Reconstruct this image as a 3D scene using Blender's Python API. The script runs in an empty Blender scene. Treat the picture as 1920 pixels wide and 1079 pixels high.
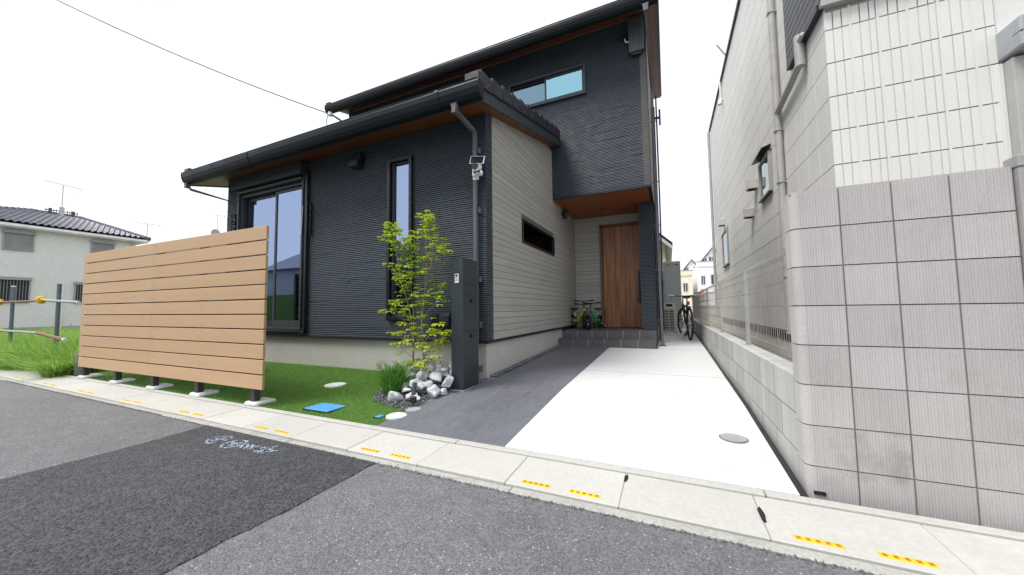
import bpy, math, random
import numpy as np
from mathutils import Vector, Matrix, noise
random.seed(7); rng = np.random.default_rng(7)
R = math.radians
scene = bpy.context.scene
COL = scene.collection

# ------------------------------------------------------------------ camera
FPX = 655.6
_y, _p, _r = R(24.131), R(3.504), R(-0.758)
FW = Vector((-math.sin(_y)*math.cos(_p), math.cos(_y)*math.cos(_p), math.sin(_p)))
RT0 = Vector((math.cos(_y), math.sin(_y), 0)); UP0 = RT0.cross(FW)
RT = math.cos(_r)*RT0 + math.sin(_r)*UP0
UP = -math.sin(_r)*RT0 + math.cos(_r)*UP0
cam = bpy.data.cameras.new('camera'); camo = bpy.data.objects.new('camera', cam); COL.objects.link(camo)
cam.sensor_width = 36; cam.lens = 36*FPX/1920; cam.clip_end = 2000; cam.clip_start = .02
m = Matrix.Identity(4)
for i in range(3):
    m[i][0] = RT[i]; m[i][1] = UP[i]; m[i][2] = -FW[i]
camo.matrix_world = m
scene.camera = camo

# ------------------------------------------------------------------ sky, sun, exposure
SUN_EL, SUN_AZ = R(60), R(-42)          # azimuth: measured from the street side towards the left
sun_dir = Vector((math.sin(SUN_AZ)*math.cos(SUN_EL), -math.cos(SUN_AZ)*math.cos(SUN_EL), math.sin(SUN_EL)))
w = bpy.data.worlds.new('World'); scene.world = w; w.use_nodes = True
nt = w.node_tree; nt.nodes.clear()
out = nt.nodes.new('ShaderNodeOutputWorld'); bg = nt.nodes.new('ShaderNodeBackground')
sky = nt.nodes.new('ShaderNodeTexSky'); sky.sky_type = 'NISHITA'; sky.sun_disc = False
sky.sun_elevation = SUN_EL; sky.sun_rotation = math.atan2(sun_dir.x, sun_dir.y)
sky.air_density = 1.0; sky.dust_density = 2.5; sky.ozone_density = 1.5
tc = nt.nodes.new('ShaderNodeTexCoord'); nz = nt.nodes.new('ShaderNodeTexNoise')
nz.inputs['Scale'].default_value = 2.2; nz.inputs['Detail'].default_value = 8; nz.inputs['Roughness'].default_value = .6
mp = nt.nodes.new('ShaderNodeMapping'); mp.inputs['Scale'].default_value = (1, 1, 2.6)
cr = nt.nodes.new('ShaderNodeValToRGB')
cr.color_ramp.elements[0].position = .36; cr.color_ramp.elements[0].color = (.72, .72, .72, 1)
cr.color_ramp.elements[1].position = .6; cr.color_ramp.elements[1].color = (.93, .93, .93, 1)
mx = nt.nodes.new('ShaderNodeMix'); mx.data_type = 'RGBA'
mx.inputs[7].default_value = (5.7, 5.95, 6.2, 1)
nt.links.new(tc.outputs['Generated'], mp.inputs[0]); nt.links.new(mp.outputs[0], nz.inputs['Vector'])
nt.links.new(nz.outputs[0], cr.inputs[0]); nt.links.new(cr.outputs[0], mx.inputs[0])
nt.links.new(sky.outputs[0], mx.inputs[6]); nt.links.new(mx.outputs[2], bg.inputs[0])
bg.inputs[1].default_value = .10
nt.links.new(bg.outputs[0], out.inputs[0])
sl = bpy.data.lights.new('sun', 'SUN'); sl.energy = 1.5; sl.angle = R(22); sl.color = (1, .965, .92)
so = bpy.data.objects.new('sun', sl); COL.objects.link(so)
so.rotation_euler = sun_dir.to_track_quat('Z', 'Y').to_euler()
vs = scene.view_settings
vs.view_transform = 'Standard'; vs.look = 'None'; vs.gamma = 1; vs.exposure = 1.08; vs.use_curve_mapping = False
scene.cycles.max_bounces = 8; scene.cycles.transparent_max_bounces = 12
scene.cycles.use_denoising = True; scene.cycles.denoiser = 'OPENIMAGEDENOISE'; scene.cycles.denoising_prefilter = 'ACCURATE'

# ------------------------------------------------------------------ materials
def new_mat(name):
    m = bpy.data.materials.new(name); m.use_nodes = True
    nt = m.node_tree
    return m, nt, nt.nodes['Principled BSDF']
def N(nt, t, **kw):
    n = nt.nodes.new(t)
    for k, v in kw.items(): setattr(n, k, v)
    return n
def pos(nt, scale=(1, 1, 1)):
    g = N(nt, 'ShaderNodeNewGeometry'); mp = N(nt, 'ShaderNodeMapping'); mp.inputs['Scale'].default_value = scale
    nt.links.new(g.outputs['Position'], mp.inputs[0]); return mp.outputs[0]
def noise_n(nt, vec, scale, detail=4, rough=.55):
    n = N(nt, 'ShaderNodeTexNoise'); n.inputs['Scale'].default_value = scale; n.inputs['Detail'].default_value = detail
    n.inputs['Roughness'].default_value = rough; nt.links.new(vec, n.inputs['Vector']); return n.outputs[0]
def maprange(nt, v, a, b, c, d):
    n = N(nt, 'ShaderNodeMapRange'); nt.links.new(v, n.inputs[0])
    for i, x in enumerate((a, b, c, d)): n.inputs[i+1].default_value = x
    return n.outputs[0]
def math_n(nt, op, a, b):
    n = N(nt, 'ShaderNodeMath', operation=op)
    for i, x in enumerate((a, b)):
        if isinstance(x, (int, float)): n.inputs[i].default_value = x
        else: nt.links.new(x, n.inputs[i])
    return n.outputs[0]
def mixc(nt, fac, a, b, blend='MIX'):
    n = N(nt, 'ShaderNodeMix', data_type='RGBA', blend_type=blend)
    if isinstance(fac, (int, float)): n.inputs[0].default_value = fac
    else: nt.links.new(fac, n.inputs[0])
    for i, x in ((6, a), (7, b)):
        if isinstance(x, tuple): n.inputs[i].default_value = (*x[:3], 1)
        else: nt.links.new(x, n.inputs[i])
    return n.outputs[2]
def scale_col(nt, col, fac):
    n = N(nt, 'ShaderNodeVectorMath', operation='SCALE')
    if isinstance(col, tuple): n.inputs[0].default_value = col[:3]
    else: nt.links.new(col, n.inputs[0])
    nt.links.new(fac, n.inputs['Scale']); return n.outputs[0]
def bump(nt, b, h, strength, dist=.005):
    n = N(nt, 'ShaderNodeBump'); n.inputs['Strength'].default_value = strength; n.inputs['Distance'].default_value = dist
    nt.links.new(h, n.inputs['Height']); nt.links.new(n.outputs[0], b.inputs['Normal']); return n
def M(name, col, rough=.6, var=.12, vs=3., var2=.06, vs2=40., bmp=.15, bs=120., metal=0., spec=.5, rnd=0., stretch=(1, 1, 1), coat=0., bd=.002, stain=None):
    """A weathered surface: two scales of tonal variation, fine relief and uneven gloss."""
    m, nt, b = new_mat(name); p = pos(nt, stretch)
    f = maprange(nt, noise_n(nt, p, vs, 6), .3, .7, 1-var, 1+var)
    f2 = maprange(nt, noise_n(nt, p, vs2, 3), .3, .7, 1-var2, 1+var2)
    f = math_n(nt, 'MULTIPLY', f, f2)
    if rnd:
        oi = N(nt, 'ShaderNodeObjectInfo'); f = math_n(nt, 'MULTIPLY', f, maprange(nt, oi.outputs['Random'], 0, 1, 1-rnd, 1+rnd))
    c = scale_col(nt, col, f)
    if stain:
        sc, amt, scol = stain
        s = maprange(nt, noise_n(nt, p, sc, 8, .65), .52, .75, 0, amt)
        c = mixc(nt, s, c, scol)
    nt.links.new(c, b.inputs['Base Color'])
    r = maprange(nt, noise_n(nt, p, vs*4, 4), .3, .7, max(0, rough-.08), min(1, rough+.08)); nt.links.new(r, b.inputs['Roughness'])
    b.inputs['Metallic'].default_value = metal; b.inputs['Specular IOR Level'].default_value = spec
    b.inputs['Coat Weight'].default_value = coat
    if bmp: bump(nt, b, noise_n(nt, p, bs, 4), bmp, bd)
    return m

MT = {}
MT['siding'] = M('charcoal_siding', (.045, .059, .078), .6, .12, 2, .12, 30, 0)
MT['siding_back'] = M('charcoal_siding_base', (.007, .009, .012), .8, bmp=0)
MT['beige'] = M('greige_wood_siding', (.33, .315, .29), .62, .07, 1.6, .10, 30, .3, 60, rnd=.055, stretch=(6, 1, 14))
MT['beige_front'] = M('greige_wood_siding_porch', (.33, .315, .29), .62, .07, 1.6, .10, 30, .3, 60, rnd=.055, stretch=(1, 6, 14))
MT['joint_mid'] = M('joint_mid', (.21, .195, .19), .95)
MT['joint'] = M('joint_dark', (.10, .096, .09), .8)
MT['found'] = M('foundation_render', (.47, .455, .425), .85, .06, 1.2, .05, 22, .35, 200, stain=(2.5, .25, (.33, .31, .28)))
MT['black'] = M('black_aluminium', (.012, .013, .015), .35, .1, 6, .05, 60, .03)
MT['gutter'] = M('gutter_black_resin', (.008, .011, .015), .4, .1, 1, .02, 60, 0, spec=.2)
MT['roof'] = M('roof_tile_black', (.022, .022, .028), .38, .15, 8, .15, 60, .25, 90, rnd=.2)
MT['fascia'] = M('fascia_slate', (.028, .034, .043), .5, .08, 3, .04, 60, .1)
MT['frame_dark'] = M('window_frame_charcoal', (.030, .035, .045), .38, .06, 6, .03, 80, .04)
MT['pipe'] = M('downpipe_grey', (.095, .107, .13), .42, .08, 5, .04, 60, .05)
MT['steel'] = M('dark_mailbox_metal', (.022, .031, .039), .42, .05, 2, .04, 300, .08, 600)
MT['board'] = M('resin_wood_board', (.50, .327, .19), .6, .05, 1.4, .05, 20, .15, 80, rnd=.03, stretch=(.3, 1, 6))
MT['board_end'] = M('resin_board_end', (.34, .235, .12), .7)
MT['post'] = M('dark_brown_post', (.03, .025, .025), .5)
MT['padc'] = M('pad_concrete', (.62, .62, .61), .9, .1, 6, .12, 60, .7, 90)
MT['lid'] = M('gutter_lid_concrete', (.50, .49, .455), .88, .05, 1.2, .06, 45, .5, 260, rnd=.035, stain=(5, .35, (.40, .37, .32)))
MT['kerb'] = M('kerb_concrete_worn', (.40, .395, .365), .92, .12, 3, .16, 60, .9, 150, stain=(9, .7, (.22, .21, .19)))
MT['slab'] = M('new_white_concrete', (.66, .665, .66), .85, .04, .8, .05, 30, .3, 220, stain=(1.6, .3, (.54, .535, .53)))
MT['yellow'] = M('yellow_rubber', (.80, .50, .015), .6, .12, 9, .12, 120, .2, stain=(60, .45, (.5, .38, .12)))
MT['yellow_dk'] = M('yellow_rubber_hole', (.36, .17, .01), .7)
MT['tile'] = M('porcelain_paver', (.145, .148, .170), .55, .08, 1.3, .12, 26, .2, 200, rnd=.05, stretch=(1, .35, 1), stain=(3, .25, (.19, .19, .20)))
MT['tile_step'] = M('porch_tile', (.105, .096, .097), .6, .06, 2, .06, 60, .15, 200, rnd=.03)
MT['paver_grout'] = M('paver_grout', (.30, .30, .31), .9)
MT['grout'] = M('grout', (.46, .455, .44), .9)
MT['soffit_shaded'] = M('brown_soffit_shaded', (.14, .044, .016), .5, .12, 2, .15, 40, .1, 60, stretch=(8, .6, 1))  # brown darkened to hold the eaves shade; porch ceiling copy stays brighter
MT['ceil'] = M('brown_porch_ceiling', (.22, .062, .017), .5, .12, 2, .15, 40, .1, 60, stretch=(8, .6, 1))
MT['block'] = M('split_block', (.475, .448, .442), .92, .08, 1.5, .10, 130, .35, 260, rnd=.075, stain=(4, .25, (.26, .235, .21)), bd=.004)
MT['block_stain'] = M('split_block_mud', (.47, .452, .445), .92, .06, 1.5, .10, 130, .35, 260, stain=(2.2, .9, (.17, .145, .115)), bd=.004)
MT['mortar'] = M('mortar_dark', (.15, .135, .125), .95)
MT['cblock'] = M('concrete_block', (.46, .465, .445), .9, .12, 2, .10, 70, .5, 200, rnd=.11, stretch=(1, 3, .7), stain=(3, .55, (.34, .34, .29)))
MT['nbr'] = M('neighbour_siding_white', (.71, .705, .675), .8, .04, 1, .07, 110, .45, 160, rnd=.01)
MT['nbr_groove'] = M('neighbour_siding_groove', (.56, .55, .515), .85)
MT['nbr_side'] = M('neighbour_siding_side', (.68, .67, .645), .8, .05, .5, .06, 110, .4, 160, rnd=.015)
MT['nbr_joint'] = M('neighbour_joint', (.43, .42, .39), .85)
MT['nbr_trim'] = M('neighbour_trim', (.40, .39, .38), .55)
MT['nbr_pipe'] = M('neighbour_pipe', (.42, .41, .40), .45)
MT['louv'] = M('dark_cladding', (.10, .10, .115), .5, rnd=.05)
MT['meshf'] = M('beige_wire', (.36, .345, .31), .45, metal=0, bmp=0)
MT['white'] = M('white_plastic', (.75, .76, .76), .4, bmp=.03)
MT['whitewall'] = M('white_wall', (.72, .71, .66), .8, stain=(1, .2, (.6, .58, .5)))
MT['bright_wall'] = M('bright_white_wall', (.88, .89, .9), .8)
MT['cream'] = M('cream_wall', (.78, .74, .62), .8)
MT['grey'] = M('tank_grey', (.44, .445, .455), .45, .04, 1, .03, 40, .04)
MT['acw'] = M('ac_ivory', (.60, .59, .54), .5, .05, 2, .03, 60, .04)
MT['dark'] = M('dark_void', (.012, .012, .012), .9)
MT['chrome'] = M('galvanised', (.42, .45, .48), .38, .15, 6, .1, 60, .1, metal=.7)
MT['rust'] = M('rusty_wrap', (.22, .13, .09), .8, .3, 20, .2, 90, .4)
MT['ppost'] = M('grey_steel_post', (.12, .15, .17), .45, .12, 5, .1, 80, .1)
MT['concgrey'] = M('grey_ribbed_concrete', (.20, .20, .215), .85)
MT['rubber'] = M('rubber', (.012, .012, .012), .6)
MT['bikeframe'] = M('bike_black', (.012, .012, .013), .3)
MT['kyellow'] = M('bike_yellow', (.62, .62, .03), .3)
MT['kteal'] = M('bike_teal', (.02, .16, .22), .3)
MT['kgreen'] = M('bike_green', (.02, .50, .12), .3)
MT['red'] = M('red_reflector', (.6, .02, .03), .2)
MT['bluelid'] = M('blue_resin', (.09, .34, .66), .5, .06, 4, .05, 80, .1, stain=(9, .3, (.25, .42, .6)))
MT['lidgrey'] = M('grey_resin', (.36, .38, .40), .5)
MT['lidwhite'] = M('white_resin', (.78, .79, .78), .5)
MT['soil'] = M('bed_soil', (.06, .055, .05), .95)
MT['ground'] = M('dry_ground', (.17, .15, .11), .95, .2, .7, .15, 20, .5, 60)
MT['farwall'] = M('far_house_wall', (.78, .777, .75), .85, .03, .5, .04, 8, .3, 20)
MT['farroof'] = M('hazy_roof', (.46, .46, .48), .8)
MT['cream_far'] = M('pale_cream_far', (.86, .82, .66), .8)
MT['shut'] = M('grey_shutter', (.30, .31, .32), .5)
MT['shutbox'] = M('shutter_box', (.36, .36, .36), .5)
MT['lh_roof'] = M('left_house_tiles', (.13, .125, .155), .35, .2, 3, .1, 20, .2)
MT['gravelm'] = M('black_gravel', (.13, .135, .15), .7, .4, 18, .3, 60, .3)
MT['gravel_l'] = M('light_gravel', (.36, .35, .34), .8, .3, 25, .3, 60, .3)
MT['cable'] = M('cable_black', (.03, .03, .03), .6)
MT['bark'] = M('grey_bark', (.24, .20, .16), .85, .25, 20, .2, 90, .4)
MT['curtain_and_fill'] = M('green_curtain_and_fill', (.02, .14, .06), .9, .15, 3)
MT['room'] = M('dark_room', (.02, .035, .032), .9)
MT['plate'] = M('plate_pale', (.66, .68, .68), .3, bmp=0)
MT['panel_solar'] = M('solar_cell', (.02, .022, .035), .15, bmp=0)
MT['towel'] = M('pink_towel', (.75, .42, .42), .9)

def asphalt(name, col, flecks, sc, bs, amp=.32):
    m, nt, b = new_mat(name); p = pos(nt)
    v = N(nt, 'ShaderNodeTexVoronoi'); v.inputs['Scale'].default_value = sc; nt.links.new(p, v.inputs['Vector'])
    sep = N(nt, 'ShaderNodeSeparateColor'); nt.links.new(v.outputs['Color'], sep.inputs[0])
    f = maprange(nt, sep.outputs[0], 0, 1, 1-amp, 1+amp)
    g = maprange(nt, noise_n(nt, p, .9, 6), .3, .7, .9, 1.1)
    g2 = maprange(nt, noise_n(nt, p, 11, 5), .3, .7, .88, 1.12)
    c = scale_col(nt, col, math_n(nt, 'MULTIPLY', math_n(nt, 'MULTIPLY', f, g), g2))
    v2 = N(nt, 'ShaderNodeTexVoronoi'); v2.inputs['Scale'].default_value = sc*.62; nt.links.new(p, v2.inputs['Vector'])
    sep2 = N(nt, 'ShaderNodeSeparateColor'); nt.links.new(v2.outputs['Color'], sep2.inputs[0])
    fl = maprange(nt, sep2.outputs[1], 1-flecks, 1-flecks+.02, 0, 1)
    dd = maprange(nt, v2.outputs['Distance'], .25, .42, 1, 0)
    c = mixc(nt, math_n(nt, 'MULTIPLY', fl, dd), c, (.42, .41, .385))
    nt.links.new(c, b.inputs['Base Color']); b.inputs['Roughness'].default_value = .82
    h = math_n(nt, 'MULTIPLY', maprange(nt, v.outputs['Distance'], 0, .6, 1, 0), maprange(nt, sep.outputs[2], 0, 1, .5, 1))
    bump(nt, b, h, bs, .009)
    return m
MT['asphalt'] = asphalt('worn_asphalt', (.150, .152, .160), .055, 150, .5, .34)
MT['patch'] = asphalt('new_asphalt', (.057, .058, .064), .004, 78, 1.0, .45)

def marble():
    m, nt, b = new_mat('marble_rock'); p = pos(nt, (1, 1, 2))
    n = noise_n(nt, p, 13, 10, .72)
    st = noise_n(nt, pos(nt, (14, 9, 45)), 1.2, 6, .6)
    f = maprange(nt, math_n(nt, 'ADD', math_n(nt, 'MULTIPLY', n, .7), math_n(nt, 'MULTIPLY', st, .3)), .40, .56, 0, 1)
    oi = N(nt, 'ShaderNodeObjectInfo')
    base = mixc(nt, oi.outputs['Random'], (.58, .60, .63), (.82, .82, .83))
    c = mixc(nt, f, (.26, .28, .32), base)
    nt.links.new(c, b.inputs['Base Color']); b.inputs['Roughness'].default_value = .75
    bump(nt, b, noise_n(nt, p, 45, 8), .8, .01); return m
MT['marble'] = marble()

def wood_door():
    m, nt, b = new_mat('walnut_door'); p = pos(nt, (9, 1, .55))
    n = noise_n(nt, p, 1.6, 8, .6); n2 = noise_n(nt, p, 14, 4, .6)
    ramp = N(nt, 'ShaderNodeValToRGB'); nt.links.new(n, ramp.inputs[0])
    e = ramp.color_ramp.elements; e[0].position = .33; e[0].color = (.12, .040, .013, 1); e[1].position = .68; e[1].color = (.42, .18, .065, 1)
    k = e.new(.5); k.color = (.26, .098, .034, 1)
    c = scale_col(nt, ramp.outputs[0], maprange(nt, n2, .3, .7, .8, 1.15))
    nt.links.new(c, b.inputs['Base Color']); b.inputs['Roughness'].default_value = .42
    bump(nt, b, n2, .15, .002); return m
MT['door'] = wood_door()
MT['doorframe'] = M('walnut_frame', (.12, .05, .024), .5, .15, 2, .2, 30, .1, stretch=(8, 8, .5))

def glass(name, tint, refl, fac, rough=.01, trans=(.35, .45, .45)):
    m, nt, b = new_mat(name); nt.nodes.remove(b)
    o = nt.nodes['Material Output']
    g = N(nt, 'ShaderNodeBsdfGlossy'); g.inputs['Color'].default_value = (*refl, 1); g.inputs['Roughness'].default_value = rough
    p = pos(nt); bn = N(nt, 'ShaderNodeBump'); bn.inputs['Strength'].default_value = .04; bn.inputs['Distance'].default_value = .02
    nt.links.new(noise_n(nt, p, 1.6, 2), bn.inputs['Height']); nt.links.new(bn.outputs[0], g.inputs['Normal'])
    t = N(nt, 'ShaderNodeBsdfTransparent'); t.inputs['Color'].default_value = (*trans, 1)
    lw = N(nt, 'ShaderNodeLayerWeight'); lw.inputs['Blend'].default_value = .3
    f = maprange(nt, lw.outputs['Fresnel'], 0, 1, fac, 1)
    mxs = N(nt, 'ShaderNodeMixShader'); nt.links.new(f, mxs.inputs[0]); nt.links.new(t.outputs[0], mxs.inputs[1]); nt.links.new(g.outputs[0], mxs.inputs[2])
    nt.links.new(mxs.outputs[0], o.inputs['Surface']); return m
MT['glass'] = glass('coated_glass_blue_reflection', None, (.45, .55, .80), .60)  # coating tint, which also carries the blue of the mirrored sky
MT['glass_left'] = glass('coated_glass_dim_reflection', None, (.30, .44, .52), .55)  # left upper pane: its duller sky reflection is put into the tint
MT['glass_clear'] = glass('pale_glass', None, (.62, .66, .68), .6)
MT['glass_up'] = glass('coated_glass_cyan_reflection', None, (.34, .62, .70), .72)  # right upper pane: cyan reflection of the high sky put into the tint
MT['glass_dark'] = glass('dark_glass', None, (.10, .11, .12), .25, .05, (.1, .1, .1))
MT['glass_far'] = M('far_glass', (.05, .055, .07), .12, bmp=0)

def leafmat(name, c1, c2, tr=.35, attr=True):
    m, nt, b = new_mat(name)
    a = N(nt, 'ShaderNodeAttribute'); a.attribute_name = 'tint'
    c = mixc(nt, a.outputs['Fac'], c1, c2)
    nt.links.new(c, b.inputs['Base Color']); b.inputs['Roughness'].default_value = .5; b.inputs['Specular IOR Level'].default_value = .35
    t = N(nt, 'ShaderNodeBsdfTranslucent'); nt.links.new(c, t.inputs['Color'])
    mxs = N(nt, 'ShaderNodeMixShader'); mxs.inputs[0].default_value = tr
    o = nt.nodes['Material Output']
    nt.links.new(b.outputs[0], mxs.inputs[1]); nt.links.new(t.outputs[0], mxs.inputs[2]); nt.links.new(mxs.outputs[0], o.inputs['Surface'])
    return m
MT['leaf'] = leafmat('fresh_leaf', (.24, .42, .026), (.58, .64, .05), .48)
MT['turf'] = leafmat('artificial_turf', (.13, .29, .05), (.27, .45, .09), .24)
MT['weed'] = leafmat('weed_grass', (.17, .40, .045), (.46, .58, .16), .45)
MT['shrub'] = leafmat('lavender_leaf', (.07, .22, .03), (.18, .38, .07), .3)
MT['turf_base'] = M('turf_base', (.075, .15, .03), .9, .15, 6, .2, 60, .5, 90)

# ------------------------------------------------------------------ mesh helpers
class MB:
    def __init__(s): s.v = []; s.f = []
    def add(s, vs, fs):
        o = len(s.v); s.v.extend([tuple(x) for x in vs]); s.f.extend([tuple(i+o for i in f) for f in fs]); return s
    def box(s, x0, x1, y0, y1, z0, z1):
        return s.add([(x0,y0,z0),(x1,y0,z0),(x1,y1,z0),(x0,y1,z0),(x0,y0,z1),(x1,y0,z1),(x1,y1,z1),(x0,y1,z1)],
            [(3,2,1,0),(4,5,6,7),(0,1,5,4),(1,2,6,5),(2,3,7,6),(3,0,4,7)])
    def cbox(s, x0, x1, y0, y1, z0, z1, c=.004):
        """box with chamfered edges"""
        X = (x0, x1); Y = (y0, y1); Z = (z0, z1); sg = (1, -1); vs = []
        for i in (0, 1):
            for j in (0, 1):
                for k in (0, 1):
                    x, y, z = X[i], Y[j], Z[k]
                    vs += [(x, y+sg[j]*c, z+sg[k]*c), (x+sg[i]*c, y, z+sg[k]*c), (x+sg[i]*c, y+sg[j]*c, z)]
        def I(i, j, k, a): return (i*4+j*2+k)*3+a
        fs = [(I(0,0,0,0),I(0,0,1,0),I(0,1,1,0),I(0,1,0,0)), (I(1,0,0,0),I(1,1,0,0),I(1,1,1,0),I(1,0,1,0)),
              (I(0,0,0,1),I(1,0,0,1),I(1,0,1,1),I(0,0,1,1)), (I(0,1,0,1),I(0,1,1,1),I(1,1,1,1),I(1,1,0,1)),
              (I(0,0,0,2),I(0,1,0,2),I(1,1,0,2),I(1,0,0,2)), (I(0,0,1,2),I(1,0,1,2),I(1,1,1,2),I(0,1,1,2))]
        for i in (0, 1):
            for j in (0, 1): fs.append((I(i,j,0,0),I(i,j,1,0),I(i,j,1,1),I(i,j,0,1)))
            for k in (0, 1): fs.append((I(i,0,k,0),I(i,1,k,0),I(i,1,k,2),I(i,0,k,2)))
        for j in (0, 1):
            for k in (0, 1): fs.append((I(0,j,k,1),I(1,j,k,1),I(1,j,k,2),I(0,j,k,2)))
        for i in (0, 1):
            for j in (0, 1):
                for k in (0, 1): fs.append((I(i,j,k,0),I(i,j,k,1),I(i,j,k,2)))
        return s.add(vs, fs)
    def prism(s, poly, axis, a, b):
        """poly: 2-D outline; extruded along axis from a to b. axis x: poly=(y,z); y: (x,z); z: (x,y)"""
        n = len(poly)
        def P(p, t): return {'x': (t, p[0], p[1]), 'y': (p[0], t, p[1]), 'z': (p[0], p[1], t)}[axis]
        return s.add([P(p, a) for p in poly]+[P(p, b) for p in poly],
            [tuple(range(n))[::-1], tuple(range(n, 2*n))]+[(i, (i+1) % n, n+(i+1) % n, n+i) for i in range(n)])
    def tube(s, pts, r, n=8, cap=True, up=None):
        pts = [Vector(p) for p in pts]; rs = r if isinstance(r, (list, tuple)) else [r]*len(pts)
        o = len(s.v); prev = None
        for i, p in enumerate(pts):
            d = (pts[min(i+1, len(pts)-1)]-pts[max(i-1, 0)]).normalized()
            if prev is None:
                u = d.cross(Vector((0, 0, 1)) if abs(d.z) < .9 else Vector((1, 0, 0))).normalized()
            else:
                u = (prev-d*prev.dot(d)).normalized()
            prev = u; v = d.cross(u)
            off = math.pi/n if n == 4 else 0
            for k in range(n):
                a = 2*math.pi*k/n+off; s.v.append(tuple(p+(u*math.cos(a)+v*math.sin(a))*rs[i]))
        for i in range(len(pts)-1):
            for k in range(n):
                a = o+i*n+k; b = o+i*n+(k+1) % n
                s.f.append((a, b, b+n, a+n))
        if cap:
            s.f.append(tuple(range(o, o+n))[::-1]); e = o+(len(pts)-1)*n; s.f.append(tuple(range(e, e+n)))
        return s
    def ring(s, c, ax, R0, r, n=24, k=6):
        c = Vector(c); ax = Vector(ax).normalized()
        u = ax.cross(Vector((0, 0, 1)) if abs(ax.z) < .9 else Vector((1, 0, 0))).normalized(); v = ax.cross(u)
        pts = [c+(u*math.cos(2*math.pi*i/n)+v*math.sin(2*math.pi*i/n))*R0 for i in range(n)]
        o = len(s.v)
        for i in range(n):
            rad = (pts[i]-c).normalized()
            for j in range(k):
                a = 2*math.pi*j/k; s.v.append(tuple(pts[i]+(rad*math.cos(a)+ax*math.sin(a))*r))
        for i in range(n):
            for j in range(k):
                s.f.append((o+i*k+j, o+((i+1) % n)*k+j, o+((i+1) % n)*k+(j+1) % k, o+i*k+(j+1) % k))
        return s
    def disc(s, c, r, h, n=28, ax='z'):
        c = Vector(c); lo = []; hi = []
        for i in range(n):
            a = 2*math.pi*i/n; ca, sa = math.cos(a)*r, math.sin(a)*r
            d = {'z': (ca, sa, 0), 'y': (ca, 0, sa), 'x': (0, ca, sa)}[ax]
            e = {'z': (0, 0, h), 'y': (0, h, 0), 'x': (h, 0, 0)}[ax]
            lo.append(c+Vector(d)); hi.append(c+Vector(d)+Vector(e))
        return s.add(lo+hi, [tuple(range(n))[::-1], tuple(range(n, 2*n))]+[(i, (i+1) % n, n+(i+1) % n, n+i) for i in range(n)])
    def build(s, name, mat, parent=None, smooth=False, **kw):
        me = bpy.data.meshes.new(name); me.from_pydata(s.v, [], s.f); me.materials.append(MT[mat] if isinstance(mat, str) else mat)
        if smooth is True: me.polygons.foreach_set('use_smooth', [True]*len(me.polygons))
        me.update()
        if smooth == 'auto':
            me.polygons.foreach_set('use_smooth', [True]*len(me.polygons)); me.set_sharp_from_angle(angle=R(35))
        return link(name, me, parent, **kw)
def link(name, me, parent=None, **kw):
    o = bpy.data.objects.new(name, me); COL.objects.link(o)
    if parent is not None:
        o.parent = parent
        if parent.type == 'EMPTY': o.matrix_parent_inverse = Matrix.Translation(-parent.location)
    for k, v in kw.items(): o[k] = v
    return o
def thing(name, label, cat, loc=(0, 0, 0), group=None):
    o = bpy.data.objects.new(name, None); COL.objects.link(o); o.location = loc
    o.empty_display_size = .1
    o['label'] = label; o['category'] = cat
    if group: o['group'] = group
    return o
def tag(o, label, cat, group=None):
    o['label'] = label; o['category'] = cat
    if group: o['group'] = group
    return o
def B(name, mat, parent, *boxes, c=0, **kw):
    mb = MB()
    for b in boxes: mb.cbox(*b, c=c) if c else mb.box(*b)
    return mb.build(name, mat, parent, **kw)
def at(px, py, axis, val):
    """the real-world point that stands on the plane axis=val in the direction read off the photograph"""
    d = (px-960)*RT-(py-539.5)*UP+FPX*FW
    return d*(val/d['xyz'.index(axis)])
GP = [(-1, -.955), (2.17, -.925), (3.57, -.838), (4.45, -.812), (6.73, -.742), (8.6, -.70), (14, -.66)]
def gz(y):
    for (a, za), (b, zb) in zip(GP, GP[1:]):
        if y <= b: return za+(zb-za)*(y-a)/(b-a)
    return GP[-1][1]

# ================================================================== SETTING
K = 'structure'
def sheet(name, mat, x0, x1, ys, dz=0, thick=.04, parent=None, **kw):
    mb = MB(); vs = []; n = len(ys)
    for y in ys: vs += [(x0, y, gz(y)+dz), (x1, y, gz(y)+dz)]
    for y in ys: vs += [(x0, y, gz(y)+dz-thick), (x1, y, gz(y)+dz-thick)]
    fs = [(2*i, 2*i+1, 2*i+3, 2*i+2) for i in range(n-1)]
    fs += [(2*i, 2*i+2, 2*n+2*i+2, 2*n+2*i) for i in range(n-1)]+[(2*i+1, 2*n+2*i+1, 2*n+2*i+3, 2*i+3) for i in range(n-1)]
    fs += [(0, 2*n, 2*n+1, 1), (2*n-2, 2*n-1, 4*n-1, 4*n-2)]
    return MB().add(vs, fs).build(name, mat, parent, **kw)

g = MB(); g.add([(-600, -600, -1.06), (600, -600, -1.06), (600, 600, -1.06), (-600, 600, -1.06)], [(0, 1, 2, 3)]); g.build('ground', 'ground', kind=K)
MB().box(-120, 60, -6.5, 1.70, -1.05, -.957).build('road', 'asphalt', kind=K)
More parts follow.
